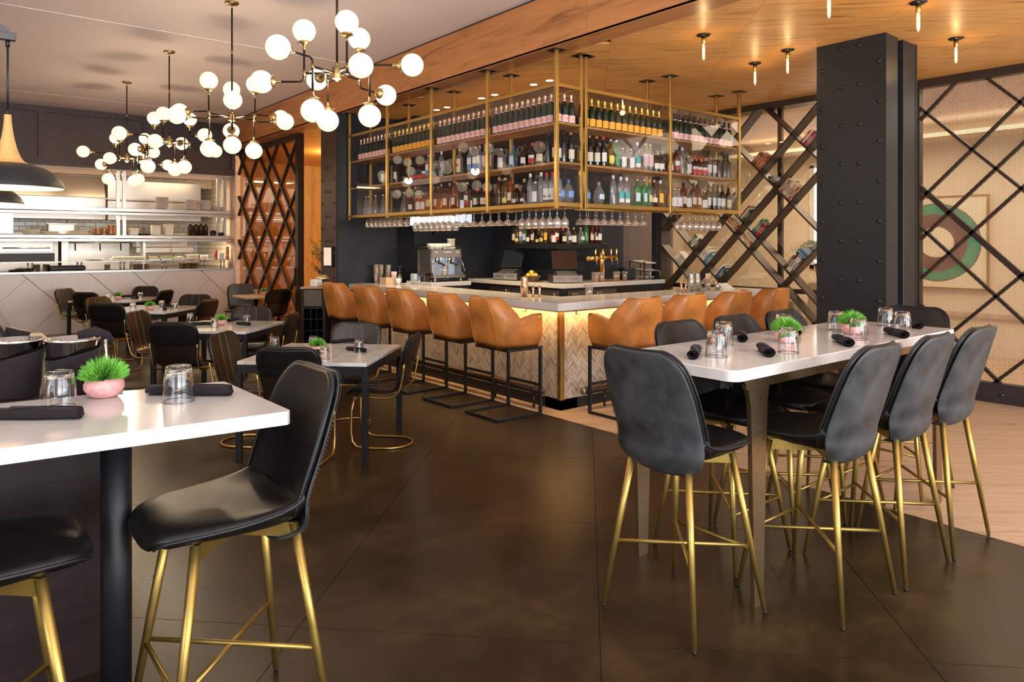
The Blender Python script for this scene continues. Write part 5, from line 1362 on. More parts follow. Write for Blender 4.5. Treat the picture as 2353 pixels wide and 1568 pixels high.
for (x, y, z), lb in (((5.10, 8.78, BT), 'pale cup upside the caddy at the left bar end'), ((5.04, 8.68, BT), 'pale cup right of the caddy at the left bar end')): CUP.put((x, y, z), 1, lb, 'white coffee cups')
solo('paper_cup_stack', MB().lathe([(0, 0), (.030, 0), (.042, .16), (.040, .165), (.030, .165), (0, .165)], 16), pm('blush_paper', (.78, .58, .50), .7), 'pink paper cup stack behind the wooden caddy', 'cups', (5.10, 8.90, BT))
solo('stem_glass', MB().lathe([(.034, .24), (.033, .237), (.004, .232), (.0035, .14), (.014, .125), (.036, .08), (.040, .04), (.033, .0), (.0315, .0), (.038, .04), (.034, .08), (.012, .121), (0, .124)], 16), STEM, 'upturned wine glass standing on the bar left of the espresso machine', 'glass', (5.17, 8.86, BT))
solo('saucer', MB().lathe([(0, 0), (.04, 0), (.075, .012), (.073, .014), (.04, .004), (0, .004)], 20), WHITE, 'white saucer at the front of the left bar end', 'plate', (5.13, 8.60, BT))
solo('pitcher_tray', MB().box(-.09, .09, -.06, .06, 0, .10, .01), pm('frosted_blue_tub', (.45, .58, .66), .4), 'frosted pale blue tub beside the espresso machine', 'tub', (5.32, 8.62, KT))
solo('dark_soda_glass', MB().lathe([(0, 0), (.030, 0), (.038, .12), (0, .118)], 16), BG['brown'], 'glass of dark soda left of the espresso machine', 'glass', (5.27, 8.27, KT))
t = thing('tamper_set', 'cluster of black and steel coffee tools beside the espresso machine', 'tools', (5.30, 8.45, KT))
for i in range(6):
    x, y = RND.uniform(-.06, .06), RND.uniform(-.1, .08); MB().lathe([(0, 0), (.022, 0), (.022, .02), (.010, .028), (.012, .05), (.016, .058), (0, .06)], 12, Matrix.Translation((x, y, 0))).build('tamper', CHROME if i % 2 else PLAST, t)
# espresso machine
em = thing('espresso_machine', 'grey and steel espresso machine with cups on top', 'machine', (5.28, 8.20, KT))
GREYM = pm('machine_grey', (.085, .080, .078), .38, .4, .06, 8); SILV = pm('machine_silver', (.45, .45, .46), .3, .9, .05, 8)
prof = [(.0, .09), (.0, .115), (.035, .13), (.055, .40), (.045, .445), (.36, .445), (.375, .42), (.375, .07), (.06, .07)]
for x in (0, .50): MB().prism(prof, x, x + .022, ONX(0)).build('side_panel', GREYM, em)
MB().box(.022, .50, .20, .37, .08, .44).build('body', GREYM, em)
MB().add([(.022, .035, .33), (.50, .035, .33), (.50, .045, .44), (.022, .045, .44), (.022, .20, .33), (.50, .20, .33), (.50, .20, .44), (.022, .20, .44)], [(0, 1, 2, 3), (4, 7, 6, 5), (0, 4, 5, 1), (3, 2, 6, 7), (0, 3, 7, 4), (1, 5, 6, 2)]).build('head_panel', SILV, em)
k_ = MB()
for x in (.07, .10, .22, .245, .27, .295, .32, .42, .45): k_.box(x, x + .015, .030, .038, .395, .410)
k_.build('buttons', WHITE, em)
MB().box(.005, .52, -.045, .20, .055, .088, .006).build('drip_tray', SILV, em)
for x, y in ((.05, .0), (.47, .0), (.05, .32), (.47, .32)): MB().cyl((x, y, 0), (x, y, .06), .017, n=12).build('foot', STEEL, em)
for x in (.16, .36):
    g_ = MB().lathe([(0, .25), (.038, .25), (.040, .32), (.034, .335), (0, .335)], 16, Matrix.Translation((x, .12, 0))).build('brew_group', CHROME, em)
    MB().tube([(x, .09, .255), (x, .0, .245), (x, -.06, .225)], [.016, .012, .014], 10).build('portafilter_handle', PLAST, g_)
for x, s in ((.045, -1), (.475, 1)): MB().tube([(x, .06, .33), (x + s * .02, .0, .28), (x + s * .045, -.03, .14)], .006, 8).build('steam_wand', CHROME, em)
MB().box(.022, .50, .195, .199, .09, .33).build('lit_backsplash', pm('machine_backsplash', (.60, .66, .75), .2, .8, .05, 8, emit=.15, ecol=(.7, .8, 1)), em)
MB().tube([(.02, .05, .475), (.02, .36, .475), (.50, .36, .475), (.50, .05, .475)], .006, 8, True).build('cup_rail', STEEL, em)
M = Matrix(((0, 0, -1, -.001), (0, -1, 0, .352), (-1, 0, 0, .41), (0, 0, 0, 1)))
letters('lettering', 'LAVAZZA', .062, pm('pale_grey_print', (.30, .29, .29), .5), M, em, .0008, 'LEFT')
letters('lettering', 'deca', .030, BLACKM, Matrix.Translation((.43, -.0455, .062)) @ Matrix.Rotation(PI / 2, 4, 'X'), em, .0006)
for i, (x, y) in enumerate(((.06, .10), (.13, .08), (.20, .11), (.27, .09), (.10, .20), (.18, .21), (.26, .20), (.34, .11))): CUP.put((5.28 + x, 8.20 + y, KT + .446), RND.uniform(0, 6), 'white coffee cup on top of the espresso machine, %s' % ORD[i], 'white coffee cups')
solo('milk_tub', MB().lathe([(0, 0), (.052, 0), (.055, .10), (.060, .103), (.060, .112), (0, .112)], 18), pm('ivory_tub', (.68, .64, .56), .4), 'ivory tub on the right top of the espresso machine', 'tub', (5.70, 8.36, KT + .475))
solo('saucer_stack', MB().lathe([(0, 0), (.04, 0), (.07, .008), (.06, .010), (.07, .016), (.06, .018), (.07, .026), (0, .026)], 20), WHITE, 'stack of saucers under the ivory tub', 'plates', (5.70, 8.36, KT + .446))
solo('glass_jug', MB().lathe([(0, 0), (.045, 0), (.048, .13), (.046, .13), (.043, .005), (0, .005)], 18), STEM, 'clear glass measuring jug on the drip tray of the espresso machine', 'jug', (5.50, 8.22, KT + .09))
# television and wall items
tv = thing('television', 'wall television glowing pale blue under the cabinet', 'television', (5.9, 9.1, 2.02))
# hung from the recess wall
tv.location = (5.75, 8.70, 2.0)
MB().box(-.55, .55, -.03, .03, -.13, .30, .004).build('bezel', PLAST, tv)
MB().box(-.53, .53, -.034, -.0305, -.11, .28).build('lit_screen', pm('tv_picture', (.45, .55, .70), .3, 0, .5, 1.5, emit=.55, ecol=(.62, .72, .9)), tv)
MB().box(-.1, .1, .03, .06, -.05, .15).build('wall_bracket', BLACKM, tv)
solo('speaker_bar', MB().box(-.16, .16, -.05, .05, -.03, .03, .005), PLAST, 'short black box under the television', 'box', (5.80, 8.705, 1.80))
# tills
def till(loc, rz, label, face):
    t = thing('cash_terminal', label, 'terminal', loc, rz)     # local -y faces the bartender side shown in the photo
    d = MB().box(-.20, .20, -.19, .19, .006, .105, .003).build('cash_drawer', pm('drawer_black', (.03, .025, .024), .4), t)
    MB().box(-.195, .195, -.194, -.19, .012, .10).build('drawer_front', pm('drawer_' + face, {'grey': (.32, .32, .32), 'brown': (.14, .10, .085)}[face], .4, .6, .06, 6), d)
    s = MB(); s.box(-.15, -.05, -.197, -.194, .060, .066); s.box(.05, .15, -.197, -.194, .060, .066); s.build('slots', PLAST, d)
    MB().cyl((0, -.198, .035), (0, -.192, .035), .011, n=12).build('lock', CHROME, d)
    prof = [(-.17, .106), (-.14, .125), (-.02, .16), (.08, .15), (.13, .106)]
    MB().prism(prof, -.13, .13, ONX(0)).build('stand_base', pm('terminal_grey', (.05, .047, .046), .4), t)
    M = Matrix.Translation((0, -.02, .17)) @ Matrix.Rotation(math.radians(-24), 4, 'X')
    mon = MB().box(-.17, .17, -.018, .018, 0, .27, .006, M).build('monitor', PLAST, t)
    MB().box(-.155, .155, -.0195, -.0175, .02, .255, 0, M).build('dark_screen', pm('screen_' + face, {'grey': (.012, .018, .028), 'brown': (.030, .016, .013)}[face], .12, 0, .1, 3), mon)
    MB().box(-.03, .03, .0, .05, .12, .22).build('neck', PLAST, t); return t
till((6.52, 8.02, KT), -PI / 2 + .35, 'black touchscreen till with grey drawer on the left arm of the back counter', 'grey')
till((6.60, 7.00, KT), -.55, 'black touchscreen till with brown drawer at the back counter corner', 'brown')
solo('receipt_printer', MB().box(-.07, .07, -.09, .09, 0, .13, .015), PLAST, 'black receipt printer between the two tills', 'printer', (6.60, 7.62, KT), .3)
t = thing('fruit_basket', 'dark wicker basket of lemons and limes between the tills', 'basket', (6.42, 7.45, KT))
MB().lathe([(0, 0), (.075, 0), (.115, .07), (.118, .085), (.108, .082), (.07, .008), (0, .008)], 20).build('basket', pm('wicker', (.10, .055, .025), .7, 0, .5, 60, .5), t)
def fruit(x, y, z, r, c, nm, lb): o = MB().sphere((0, 0, 0), r, 12, 8, .92).tube([(r * .9, 0, 0), (r * 1.12, 0, 0)], [r * .3, r * .12], 8).build(nm, pm('peel_' + nm, c, .45, 0, .12, 40, .1)); o.location = (6.42 + x, 7.45 + y, KT + z); o.rotation_euler = (RND.uniform(0, 3), RND.uniform(0, 3), RND.uniform(0, 3)); tag(o, lb, 'fruit', 'fruit in the wicker basket')
for i, (x, y, z) in enumerate(((-.05, .03, .085), (.02, -.045, .085), (.0, .02, .125))): fruit(x, y, z, .032, (.78, .55, .05), 'lemon', 'yellow lemon in the wicker basket, %s' % ('left', 'front', 'topmost')[i])
fruit(.06, .03, .085, .030, (.18, .36, .05), 'lime', 'green lime in the wicker basket'); fruit(-.04, -.05, .085, .033, (.80, .32, .04), 'orange', 'orange in the wicker basket, front left')
# beer tap tower
tp = thing('beer_tower', 'polished brass T-shaped beer tower with four taps', 'tap', (7.32, 7.02, KT))
TB = pm('polished_brass', (.72, .45, .14), .16, 1, .05, 10)
MB().lathe([(0, 0), (.06, 0), (.06, .012), (.045, .02), (.042, .36), (.046, .40), (0, .40)], 24).build('column', TB, tp)
MB().cyl((-.27, 0, .315), (.27, 0, .315), .030, n=18).build('cross_tube', TB, tp)
for x in (-.27, .27): MB().sphere((x, 0, .315), .036, 14, 10).build('end_cap', TB, tp)
for x in (-.17, -.03, .14, .25):
    f = MB().tube([(x, -.02, .315), (x, -.06, .31), (x, -.075, .26)], [.012, .011, .008], 8).build('faucet', TB, tp)
    MB().tube([(x, -.055, .32), (x, -.05, .37), (x, -.05, .42), (x, -.05, .445)], [.007, .011, .017, .010], 10).build('tap_handle', TB, f)
    MB().cyl((x, -.075, .225), (x, -.075, .26), .008, n=8).build('nozzle_cap', pm('blue_plastic', (.05, .12, .55), .4), f)
PG2 = Kind(tag(MB().lathe([(0, 0), (.028, 0), (.038, .13), (.0365, .13), (.0265, .005), (0, .005)], 16).build('beer_glass', STEM), 'x', 'glass'))
for i, (x, y) in enumerate(((7.05, 6.85), (7.13, 6.83), (7.10, 6.95), (7.20, 6.92), (7.42, 6.85), (7.50, 6.88), (7.60, 6.84))): PG2.put((x, y, KT), 0, 'clear beer glass around the brass beer tower, %s from left' % ORD[i], 'beer glasses by the tower')
solo('drip_mat', MB().box(-.30, .30, -.08, .08, 0, .008, .002), pm('copper_mat', (.30, .16, .09), .4, .7), 'copper drip mat under the beer tower', 'mat', (7.36, 6.86, KT))
solo('receipt_printer', MB().box(-.10, .10, -.09, .09, 0, .17, .02).box(-.08, .08, -.095, -.088, .02, .10), PLAST, 'black receipt printer right of the beer tower', 'printer', (7.88, 7.05, KT), -.3)
pt = thing('paper_tray', 'tiered dark tray holding white paper right of the receipt printer', 'tray', (8.14, 6.98, KT))
for i, z in enumerate((.02, .13, .24)):
    MB().box(-.13, .13, -.15, .15, z, z + .008, 0, Matrix.Rotation(.06 * i, 4, 'X')).build('tier', PLAST, pt); MB().box(-.10, .11, -.13, .13, z + .009, z + .022, 0, Matrix.Rotation(.06 * i, 4, 'X')).build('paper_sheaf', WHITE, pt)
q = MB()
for x, y in ((-.12, -.14), (.12, -.14), (-.12, .14), (.12, .14)): q.box(x - .006, x + .006, y - .006, y + .006, 0, .26)
q.build('post', PLAST, pt)
solo('grab_rail', MB().tube([(0, -.1, 0), (0, -.1, .10), (0, -.08, .125), (0, .10, .125), (0, .12, .11), (0, .12, 0)], .011, 8), DSTEEL, 'grey bent pipe rail at the right end of the back counter', 'rail', (8.24, 6.82, KT), PI / 2)
# host stand cabinet with wine rack at the left end of the bar
hc = thing('wine_cabinet', 'dark wood cabinet with drawer and wine rack at the left end of the bar', 'cabinet', (3.88, 9.22, 0))
X_ = (CS, -SN)
hc.rotation_euler = (0, 0, -.62)
MB().box(-.015, .325, -.015, .43, 1.035, 1.06, .003).build('top_board', wood('rack_top', (.20, .10, .05), (.34, .19, .09), (.44, .26, .13), .4), hc)
c = MB(); c.box(0, .03, 0, .42, 0, 1.035); c.box(.28, .31, 0, .42, 0, 1.035); c.box(.03, .28, .38, .42, 0, 1.035); c.box(.03, .28, 0, .38, 0, .05); c.box(.03, .28, 0, .38, .77, .79); c.build('carcass', DWOOD, hc)
d = MB().box(.035, .275, -.012, .008, .80, 1.025, .003).build('drawer_front', pm('cabinet_taupe', (.065, .045, .035), .5), hc)
for x in (.12, .20): MB().box(x - .004, x + .004, .005, .37, .05, .77).build('rack_divider', BLACKM, hc)
for z in (.19, .34, .48, .63): MB().box(.03, .28, .004, .37, z - .004, z + .004).build('rack_shelf', BLACKM, hc)
solo('wall_screen', MB().box(-.09, .09, -.025, .025, -.14, .14, .006).box(-.02, .02, .025, .06, -.05, .05), PLAST, 'small wall-mounted monitor on the bronze column', 'monitor', (4.355, 9.40, 1.46), -PI / 2 + .25)
MB().box(-.078, .078, -.0265, -.0245, -.125, .125).build('lit_screen', pm('monitor_picture', (.7, .5, .42), .3, 0, .3, 6, emit=.5, ecol=(.8, .58, .46)), bpy.data.objects['wall_screen'])
solo('napkin_stack', MB().box(-.06, .06, -.06, .06, 0, .10, .01), WHITE, 'white napkin stack on the wine cabinet', 'napkins', (4.08, 9.20, 1.06), .4)
sd = thing('table_lamp', 'small gold-shaded table lamp on the wine cabinet', 'lamp', (4.22, 9.32, 1.06))
MB().cyl((0, 0, 0), (0, 0, .10), .02, n=10).build('base', BLACKM, sd); MB().lathe([(.10, .10), (.05, .15), (.048, .148), (.098, .098)], 20, close=True).build('shade', pm('gold_shade', (.7, .5, .2), .4, .6), sd)
# ================================================================== BOOKS IN THE DIAGONAL SHELVES
BCOL = {'orange': (.55, .17, .06), 'rust': (.40, .11, .05), 'tan': (.50, .34, .18), 'red': (.45, .04, .04), 'maroon': (.20, .025, .03), 'black': (.02, .018, .018), 'green': (.05, .16, .07), 'teal': (.03, .22, .26),
        'white': (.66, .63, .57), 'cream': (.60, .50, .36), 'blue': (.05, .14, .34), 'sky': (.12, .38, .55), 'navy': (.02, .035, .09), 'pink': (.55, .12, .22), 'slate': (.12, .14, .17), 'brown': (.18, .09, .05)}
PAGES = pm('book_pages', (.62, .56, .46), .8, 0, .1, 90)
BM = {k: pm('cover_' + k, c, .5, 0, .08, 10) for k, c in BCOL.items()}
def book(col, Y, Zc, g, h, th, ht_, dp_, label, group):
    """a book on a slanted shelf: g is the direction of its thickness, h of its height, in the (y,z) plane"""
    X0_ = 8.40
    M = Matrix(((0, 0, -1, X0_), (g[0], h[0], 0, Y), (g[1], h[1], 0, Zc), (0, 0, 0, 1)))      # local x thickness, y height, z towards the room
    t = bpy.data.objects.new('book', None); COL.objects.link(t); t.matrix_world = M; tag(t, label, 'book', group)
    c = .0025; d = dp_
    m = MB(); m.box(0, th, 0, ht_, -.0035, 0); m.box(0, c, 0, ht_, -d, -.0035); m.box(th - c, th, 0, ht_, -d, -.0035); m.build('cover', BM[col], t)
    MB().box(c, th - c, .004, ht_ - .004, -d + .004, -.0036).build('page_block', PAGES, t)
    if th > .022: MB().box(th * .3, th * .7, ht_ * .25, ht_ * .7, -.0002, .0006).build('spine_title', BM['cream' if col not in ('cream', 'white', 'tan') else 'slate'], t)
GR = [  # P (y+z), M (z-y) of the supporting corner, leaning type, colours, where
 (7.79, -2.65, 'A', 'rust orange orange rust brown orange', 'upper left of the book wall', .19), (7.37, -1.77, 'A', 'slate pink maroon white red', 'beside the steel column, high', .19),
 (6.95, -2.65, 'A', 'white red tan tan cream tan brown tan', 'middle right of the book wall', .21), (7.37, -2.65, 'B', 'black slate', 'crossing above the tan books', .15),
 (7.37, -3.55, 'A', 'black green white maroon', 'just right of the cabinet post', .20), (6.95, -3.55, 'A', 'maroon red maroon teal green', 'centre of the book wall', .21),
 (7.37, -3.82, 'B', 'cream brown orange brown', 'below the cabinet corner', .20), (6.95, -3.82, 'B', 'white orange brown cream', 'just below the maroon books', .19),
 (7.79, -5.21, 'B', 'cream white white cream white', 'lower left edge of the book wall', .18), (7.79, -4.72, 'A', 'green black white slate green', 'left part, above the white books', .19),
 (7.37, -4.72, 'A', 'sky teal blue white cream white', 'left part, beside the paper tray', .19), (6.95, -4.72, 'A', 'black navy blue black white', 'low, right above the bar end', .19),
 (6.03, -3.55, 'A', 'slate white cream black brown', 'low right near the steel column', .22), (6.03, -3.55, 'B', 'black sky slate blue', 'low right, left-leaning row', .15),
 (8.66, -4.72, 'A', 'blue navy', 'top left, behind hanging glasses', .16), (7.79, -3.55, 'A', 'slate white black', 'beside the last cabinet post', .18),
 (6.03, -2.65, 'A', 'red brown orange', 'low right, behind the last stool', .20), (5.15, -2.65, 'A', 'orange rust tan', 'lowest right, above the table end', .2)]
q_ = .70711
for P_, M_, ty, cols, wh, hh in GR:
    y, z = (P_ - M_) / 2, (P_ + M_) / 2
    g = (q_, q_) if ty == 'A' else (-q_, q_); h = (-q_, q_) if ty == 'A' else (q_, q_)
    s = .012 + (0.02 if (P_, M_) == (6.03, -3.55) and ty == 'B' else 0); ot = .012
    if (P_, M_, ty) == (6.03, -3.55, 'B'): s = .24
    if (P_, M_, ty) == (7.37, -2.65, 'B'): s = .02
    for i, c in enumerate(cols.split()):
        th = RND.uniform(.020, .036); hb_ = hh * RND.uniform(.86, 1.05); dp_ = RND.uniform(.13, .17)
        book(c, y + g[0] * s + h[0] * ot, z + g[1] * s + h[1] * ot, g, h, th, hb_, dp_, '%s book, %s from its shelf corner, %s' % (c, ORD[i], wh), 'books in the diagonal shelves'); s += th + .0012

# ================================================================== LOUNGE BEHIND
fern = thing('potted_fern', 'bushy fern on a plinth in the lounge behind the book wall', 'plant', (9.75, 5.0, 0))
MB().box(-.2, .2, -.2, .2, 0, 1.1, .01).build('plinth', BEIGE, fern)
MB().lathe([(0, 1.1), (.14, 1.1), (.19, 1.36), (.17, 1.36), (.12, 1.12), (0, 1.12)], 18).build('pot', pm('dark_pot', (.06, .04, .03), .5), fern)
vs, fs = [], []; rn = random.Random(3)
for i in range(90):
    a = rn.uniform(0, 6.28); L = rn.uniform(.30, .55); ri = rn.uniform(.12, .45)
    for k in range(14):
        t_ = k / 13; c = Vector((math.cos(a) * L * t_, math.sin(a) * L * t_, 1.36 + ri * math.sin(t_ * 2.2) * .75)); s = Vector((-math.sin(a), math.cos(a), 0)) * .055 * math.sin(PI * min(1, t_ + .12)); b = Vector((math.cos(a), math.sin(a), .3)) * .02
        for sg in (1, -1):
            n_ = len(vs); vs += [c, c + s * sg * .6 + b, c + s * sg + Vector((0, 0, -.01)), c + s * sg * .5 - b * .4]; fs.append((n_, n_ + 1, n_ + 2, n_ + 3))
MB().add(vs, fs).build('fronds', pm('fern_green', (.07, .12, .03), .6, 0, .4, 12), fern, recalc=False)['kind'] = 'stuff'
# framed ring painting on the lounge wall
art = thing('framed_painting', 'square framed painting of green and brown rings behind the perforated screen', 'painting', (11.955, 4.44, 1.66))
MB().box(0, .02, -.68, .68, -.68, .68).build('canvas', pm('art_cream', (.74, .66, .50), .8, 0, .05, 3), art)
fr = MB()
for a, b, c, d in ((-.70, .70, .68, .70), (-.70, .70, -.70, -.68), (-.70, -.68, -.68, .68), (.68, .70, -.68, .68)): fr.box(-.02, .03, a, b, c, d)
fr.build('frame', BRASS, art)
def disc(r, x, name, mat, wob, seed, r_in=0):
    rn = random.Random(seed); p1, p2 = rn.uniform(0, 6), rn.uniform(0, 6); N = 60
    f = lambda a, R: (R * (1 + wob * math.sin(2 * a + p1) + wob * .6 * math.sin(3 * a + p2)))
    MB().prism([(f(2 * PI * k / N, r) * math.cos(2 * PI * k / N), f(2 * PI * k / N, r) * math.sin(2 * PI * k / N)) for k in range(N)], 0, .0015, ONX(x)).build(name, mat, art)
disc(.60, -.0015, 'paint_ring', pm('art_brown_edge', (.16, .07, .055), .8, 0, .4, 8), .012, 1)
disc(.585, -.003, 'paint_ring', pm('art_green', (.03, .26, .15), .8, 0, .25, 6), .012, 1)
disc(.43, -.0045, 'paint_ring', pm('art_plum', (.13, .065, .060), .8, 0, .5, 10, stretch=(1, 6, 1)), .03, 2)
disc(.24, -.006, 'paint_disc', MATS['art_cream'], .03, 3)
solo('lounge_sofa', MB().box(0, .8, 0, 1.9, .12, .42, .05).box(.6, .85, 0, 1.9, .42, .82, .06).box(0, .8, -.18, 0, .12, .60, .05).box(0, .8, 1.9, 2.08, .12, .60, .05), pm('sage_sofa', (.20, .19, .13), .8, 0, .1, 20), 'low sage sofa in the lounge behind the bar end', 'sofa', (9.6, 5.7, 0))

# ================================================================== HOST ROOM
t = thing('host_desk', 'wooden host desk seen through the doorway', 'desk', (6.3, 11.0, 0))
MB().box(0, .7, 0, 1.4, 1.05, 1.10, .004).build('desk_top', HOSTW, t); MB().box(.04, .66, .04, 1.36, 0, 1.05).build('desk_body', DWOOD, t)
t = thing('desk_lamp', 'small dome desk lamp on the host desk', 'lamp', (6.5, 11.5, 1.10))
MB().cyl((0, 0, 0), (0, 0, .015), .07, n=16).cyl((0, 0, .015), (0, 0, .20), .008, n=8).build('base', BLACKM, t); MB().lathe([(.11, .18), (.10, .21), (.06, .25), (0, .265), (0, .26), (.056, .245), (.097, .205), (.107, .18)], 20).build('shade', BLACKM, t)
for i, (z, y) in enumerate(((1.45, 12.2), (1.85, 12.5), (2.2, 12.9))):
    s_ = solo('wall_ledge', MB().box(-.18, 0, -.35, .35, -.03, 0), BLACKM, 'black ledge on the gold host wall, %s from the bottom' % ORD[i], 'shelf', (8.99, y, z), 0, 'ledges on the host wall')
    solo('black_box', MB().box(-.05, .05, -.07, .07, 0, .16, .006).tube([(-.052, 0, .08), (-.060, 0, .08)], .03, 12), PLAST, 'black telephone box on the %s host ledge' % ORD[i], 'box', (8.88, y + .1, z), 0, 'boxes on the host ledges')
tree = thing('olive_tree', 'slim olive tree behind the bronze lattice glass', 'plant', (6.2, 13.6, 0))
MB().lathe([(0, 0), (.17, 0), (.22, .4), (.19, .4), (.16, .36), (0, .36)], 18).build('pot', pm('tan_pot', (.3, .2, .12), .7), tree)
tk = MB(); vs, fs = [], []; rn = random.Random(8)
tk.tube([(0, 0, .36), (.02, .01, .9), (-.02, .02, 1.4)], [.022, .018, .010], 7)
for i in range(26):
    a = rn.uniform(0, 6.28); z0 = rn.uniform(.8, 1.5); L = rn.uniform(.3, .6); e = Vector((math.cos(a) * L * .6, math.sin(a) * L * .6, z0 + L * .7)); s0 = Vector((0, .01, z0)); tk.tube([s0, s0.lerp(e, .5) + Vector((0, 0, .05)), e], [.008, .005, .002], 5)
    for k in range(26):
        c = s0.lerp(e, rn.uniform(.25, 1)); d = Vector((rn.uniform(-1, 1), rn.uniform(-1, 1), rn.uniform(-.4, .9))).normalized(); s = d.orthogonal().normalized() * .009; n_ = len(vs)
        vs += [c, c + d * .03 + s, c + d * .07, c + d * .03 - s]; fs.append((n_, n_ + 1, n_ + 2, n_ + 3))
tk.build('trunk', pm('bark', (.14, .09, .05), .8), tree); MB().add(vs, fs).build('leaves', pm('olive_leaf', (.12, .13, .06), .6, 0, .4, 10), tree, recalc=False)['kind'] = 'stuff'

# ================================================================== OPEN KITCHEN
KY = 14.43
ps = thing('pass_shelf', 'tiered stainless pass shelving along the open kitchen', 'shelf', (0, 0, 0))
for z0, z1 in ((1.675, 1.79), (2.15, 2.275)):
    MB().box(.2, 4.64, KY, KY + .42, z1 - .03, z1, .004).build('shelf_plate', STEEL, ps)
    MB().box(.2, 4.64, KY - .02, KY, z0, z1, .004).build('shelf_fascia', STEEL, ps)
    MB().cyl((.2, KY - .045, z0 + .055), (4.66, KY - .045, z0 + .055), .009, n=10).build('ticket_rail', CHROME, ps)
MB().box(.95, 4.66, KY + .1, KY + .36, 1.315, 1.33, .002).build('low_shelf', STEEL, ps)
for x in (1.33, 2.05, 2.72, 3.42, 4.12, 4.48):
    for d in (0, .06): MB().cyl((x + d, KY + .12, 1.165), (x + d, KY + .12, 1.315), .014, n=8).build('stub_post', STEEL, ps)
for x in (2.70, 2.80, 4.46, 4.58): MB().box(x - .028, x + .028, KY + .20, KY + .26, 1.79, 2.15).box(x - .028, x + .028, KY + .20, KY + .26, 2.275, 2.96).build('post', STEEL, ps)
MB().box(.2, 1.12, KY + .02, KY + .40, 1.80, 2.15, .004).build('end_cover', STEEL, ps)
hood = thing('extract_hood', 'long stainless extract hood over the cook line', 'hood', (0, 15.6, 0))
MB().box(-.6, 2.66, 0, .02, 2.10, 2.50).box(-.6, 2.66, .02, .5, 2.10, 2.12).build('lower_panel', STEEL, hood)
MB().add([(-.6, 0, 2.52), (2.66, 0, 2.52), (2.66, .18, 2.92), (-.6, .18, 2.92), (-.6, .02, 2.52), (2.66, .02, 2.52), (2.66, .2, 2.92), (-.6, .2, 2.92)], [(0, 1, 2, 3), (4, 7, 6, 5), (0, 4, 5, 1), (2, 6, 7, 3), (1, 5, 6, 2), (0, 3, 7, 4)]).build('upper_panel', STEEL, hood)
MB().box(2.70, 4.40, 0, .02, 2.10, 2.46).box(2.70, 4.40, .02, .5, 2.10, 2.12).build('lower_panel', STEEL, hood)
MB().box(2.70, 4.40, .0, .02, 2.48, 2.86).build('upper_panel', STEEL, hood)
MB().box(-.6, 4.40, -.02, 0, 2.49, 2.51).build('seam_strip', DSTEEL, hood)
ov = thing('broiler_oven', 'stainless broiler oven with bar handle at the left of the cook line', 'oven', (.95, 15.9, .9))
MB().box(0, .98, 0, .9, 0, .95, .005).build('body', DSTEEL, ov)
d = MB().box(.06, .90, -.03, 0, .58, .80, .006).build('door', STEEL, ov)
MB().tube([(.12, -.03, .66), (.12, -.08, .66), (.84, -.08, .66), (.84, -.03, .66)], .013, 10).build('handle', CHROME, d)
MB().box(.04, .92, -.006, 0, .82, .88).box(.04, .92, -.006, 0, .40, .56).build('dark_slot', BLACKM, ov)
for x in (-.12, 1.02): MB().box(x, x + .12, -.05, .6, 0, 1.0, .004).build('side_panel', STEEL, ov)
rg = thing('cook_range', 'stainless range and backsplash in the middle of the cook line', 'range', (2.15, 15.95, 0))
MB().box(0, 1.1, 0, .85, 0, 1.05, .004).build('body', STEEL, rg); MB().box(0, 1.15, .80, .85, 1.05, 1.72).build('backsplash', STEEL, rg)
MB().cyl((.0, .45, 1.66), (1.1, .45, 1.66), .016, n=10).build('utensil_rail', CHROME, rg)
for x in (.12, .55, .92): MB().tube([(x, .45, 1.66), (x, .44, 1.58), (x, .42, 1.50)], .012, 8).build('rail_hook', PLAST, rg)
sl = thing('salamander_grill', 'wall-hung stainless salamander grill on the tiled back wall', 'grill', (3.33, 16.3, 1.45))
MB().box(0, 1.0, 0, .5, .12, .38, .005).build('body', STEEL, sl); MB().box(.04, .86, -.006, 0, .17, .33).build('dark_slot', DSTEEL, sl); MB().box(0, 1.1, -.05, .02, 0, .11, .004).build('drip_shelf', STEEL, sl)
sv = solo('cook_counter', MB().box(3.3, 4.7, 15.95, 16.88, 0, 1.06, .004), STEEL, 'stainless counter along the right of the cook line', 'counter')
def stack(name, mat, prof, n, dz, loc, label, group, piece='plate'):
    t = thing(name, label, 'plates', loc); g_ = None
    for i in range(n):
        if g_ is None: g_ = o = MB().lathe(prof, 22).build(piece, mat, t)
        else: o = g_.copy(); COL.objects.link(o); o.parent = t
        o.location = (RND.uniform(-.004, .004), RND.uniform(-.004, .004), dz * i); o.rotation_euler = (RND.uniform(-.02, .02), RND.uniform(-.02, .02), 0)
BOWL = [(0, 0), (.07, 0), (.10, .018), (.118, .05), (.115, .05), (.095, .024), (0, .010)]
PLATE = [(0, 0), (.08, 0), (.135, .016), (.133, .020), (.08, .006), (0, .006)]
KZ1, KZ2, KZ0, KZL = 2.275, 1.79, 1.165, 1.33
for x, n, lb in ((3.42, 7, 'tallest, beside the kitchen post'), (3.95, 6, 'second from the right'), (4.20, 6, 'beside the last short stack'), (4.42, 2, 'shortest, at the right end')): stack('bowl_stack', GREYCH, BOWL, n, .030, (x, KY + .16, KZ1), 'stack of grey china bowls on the top pass shelf, ' + lb, 'grey bowl stacks', 'bowl')
IV = pm('ivory_plate', (.72, .66, .55), .3, 0, .04, 10); CO = pm('copper_bowl', (.42, .22, .10), .32, .6, .1, 20)
stack('plate_stack', IV, PLATE, 6, .014, (1.38, KY + .2, KZ2), 'leaning stack of ivory plates at the left of the middle pass shelf', 'ivory plate stacks')
stack('plate_stack', IV, PLATE, 4, .014, (1.66, KY + .2, KZ2), 'low stack of ivory plates, second from left on the middle pass shelf', 'ivory plate stacks')
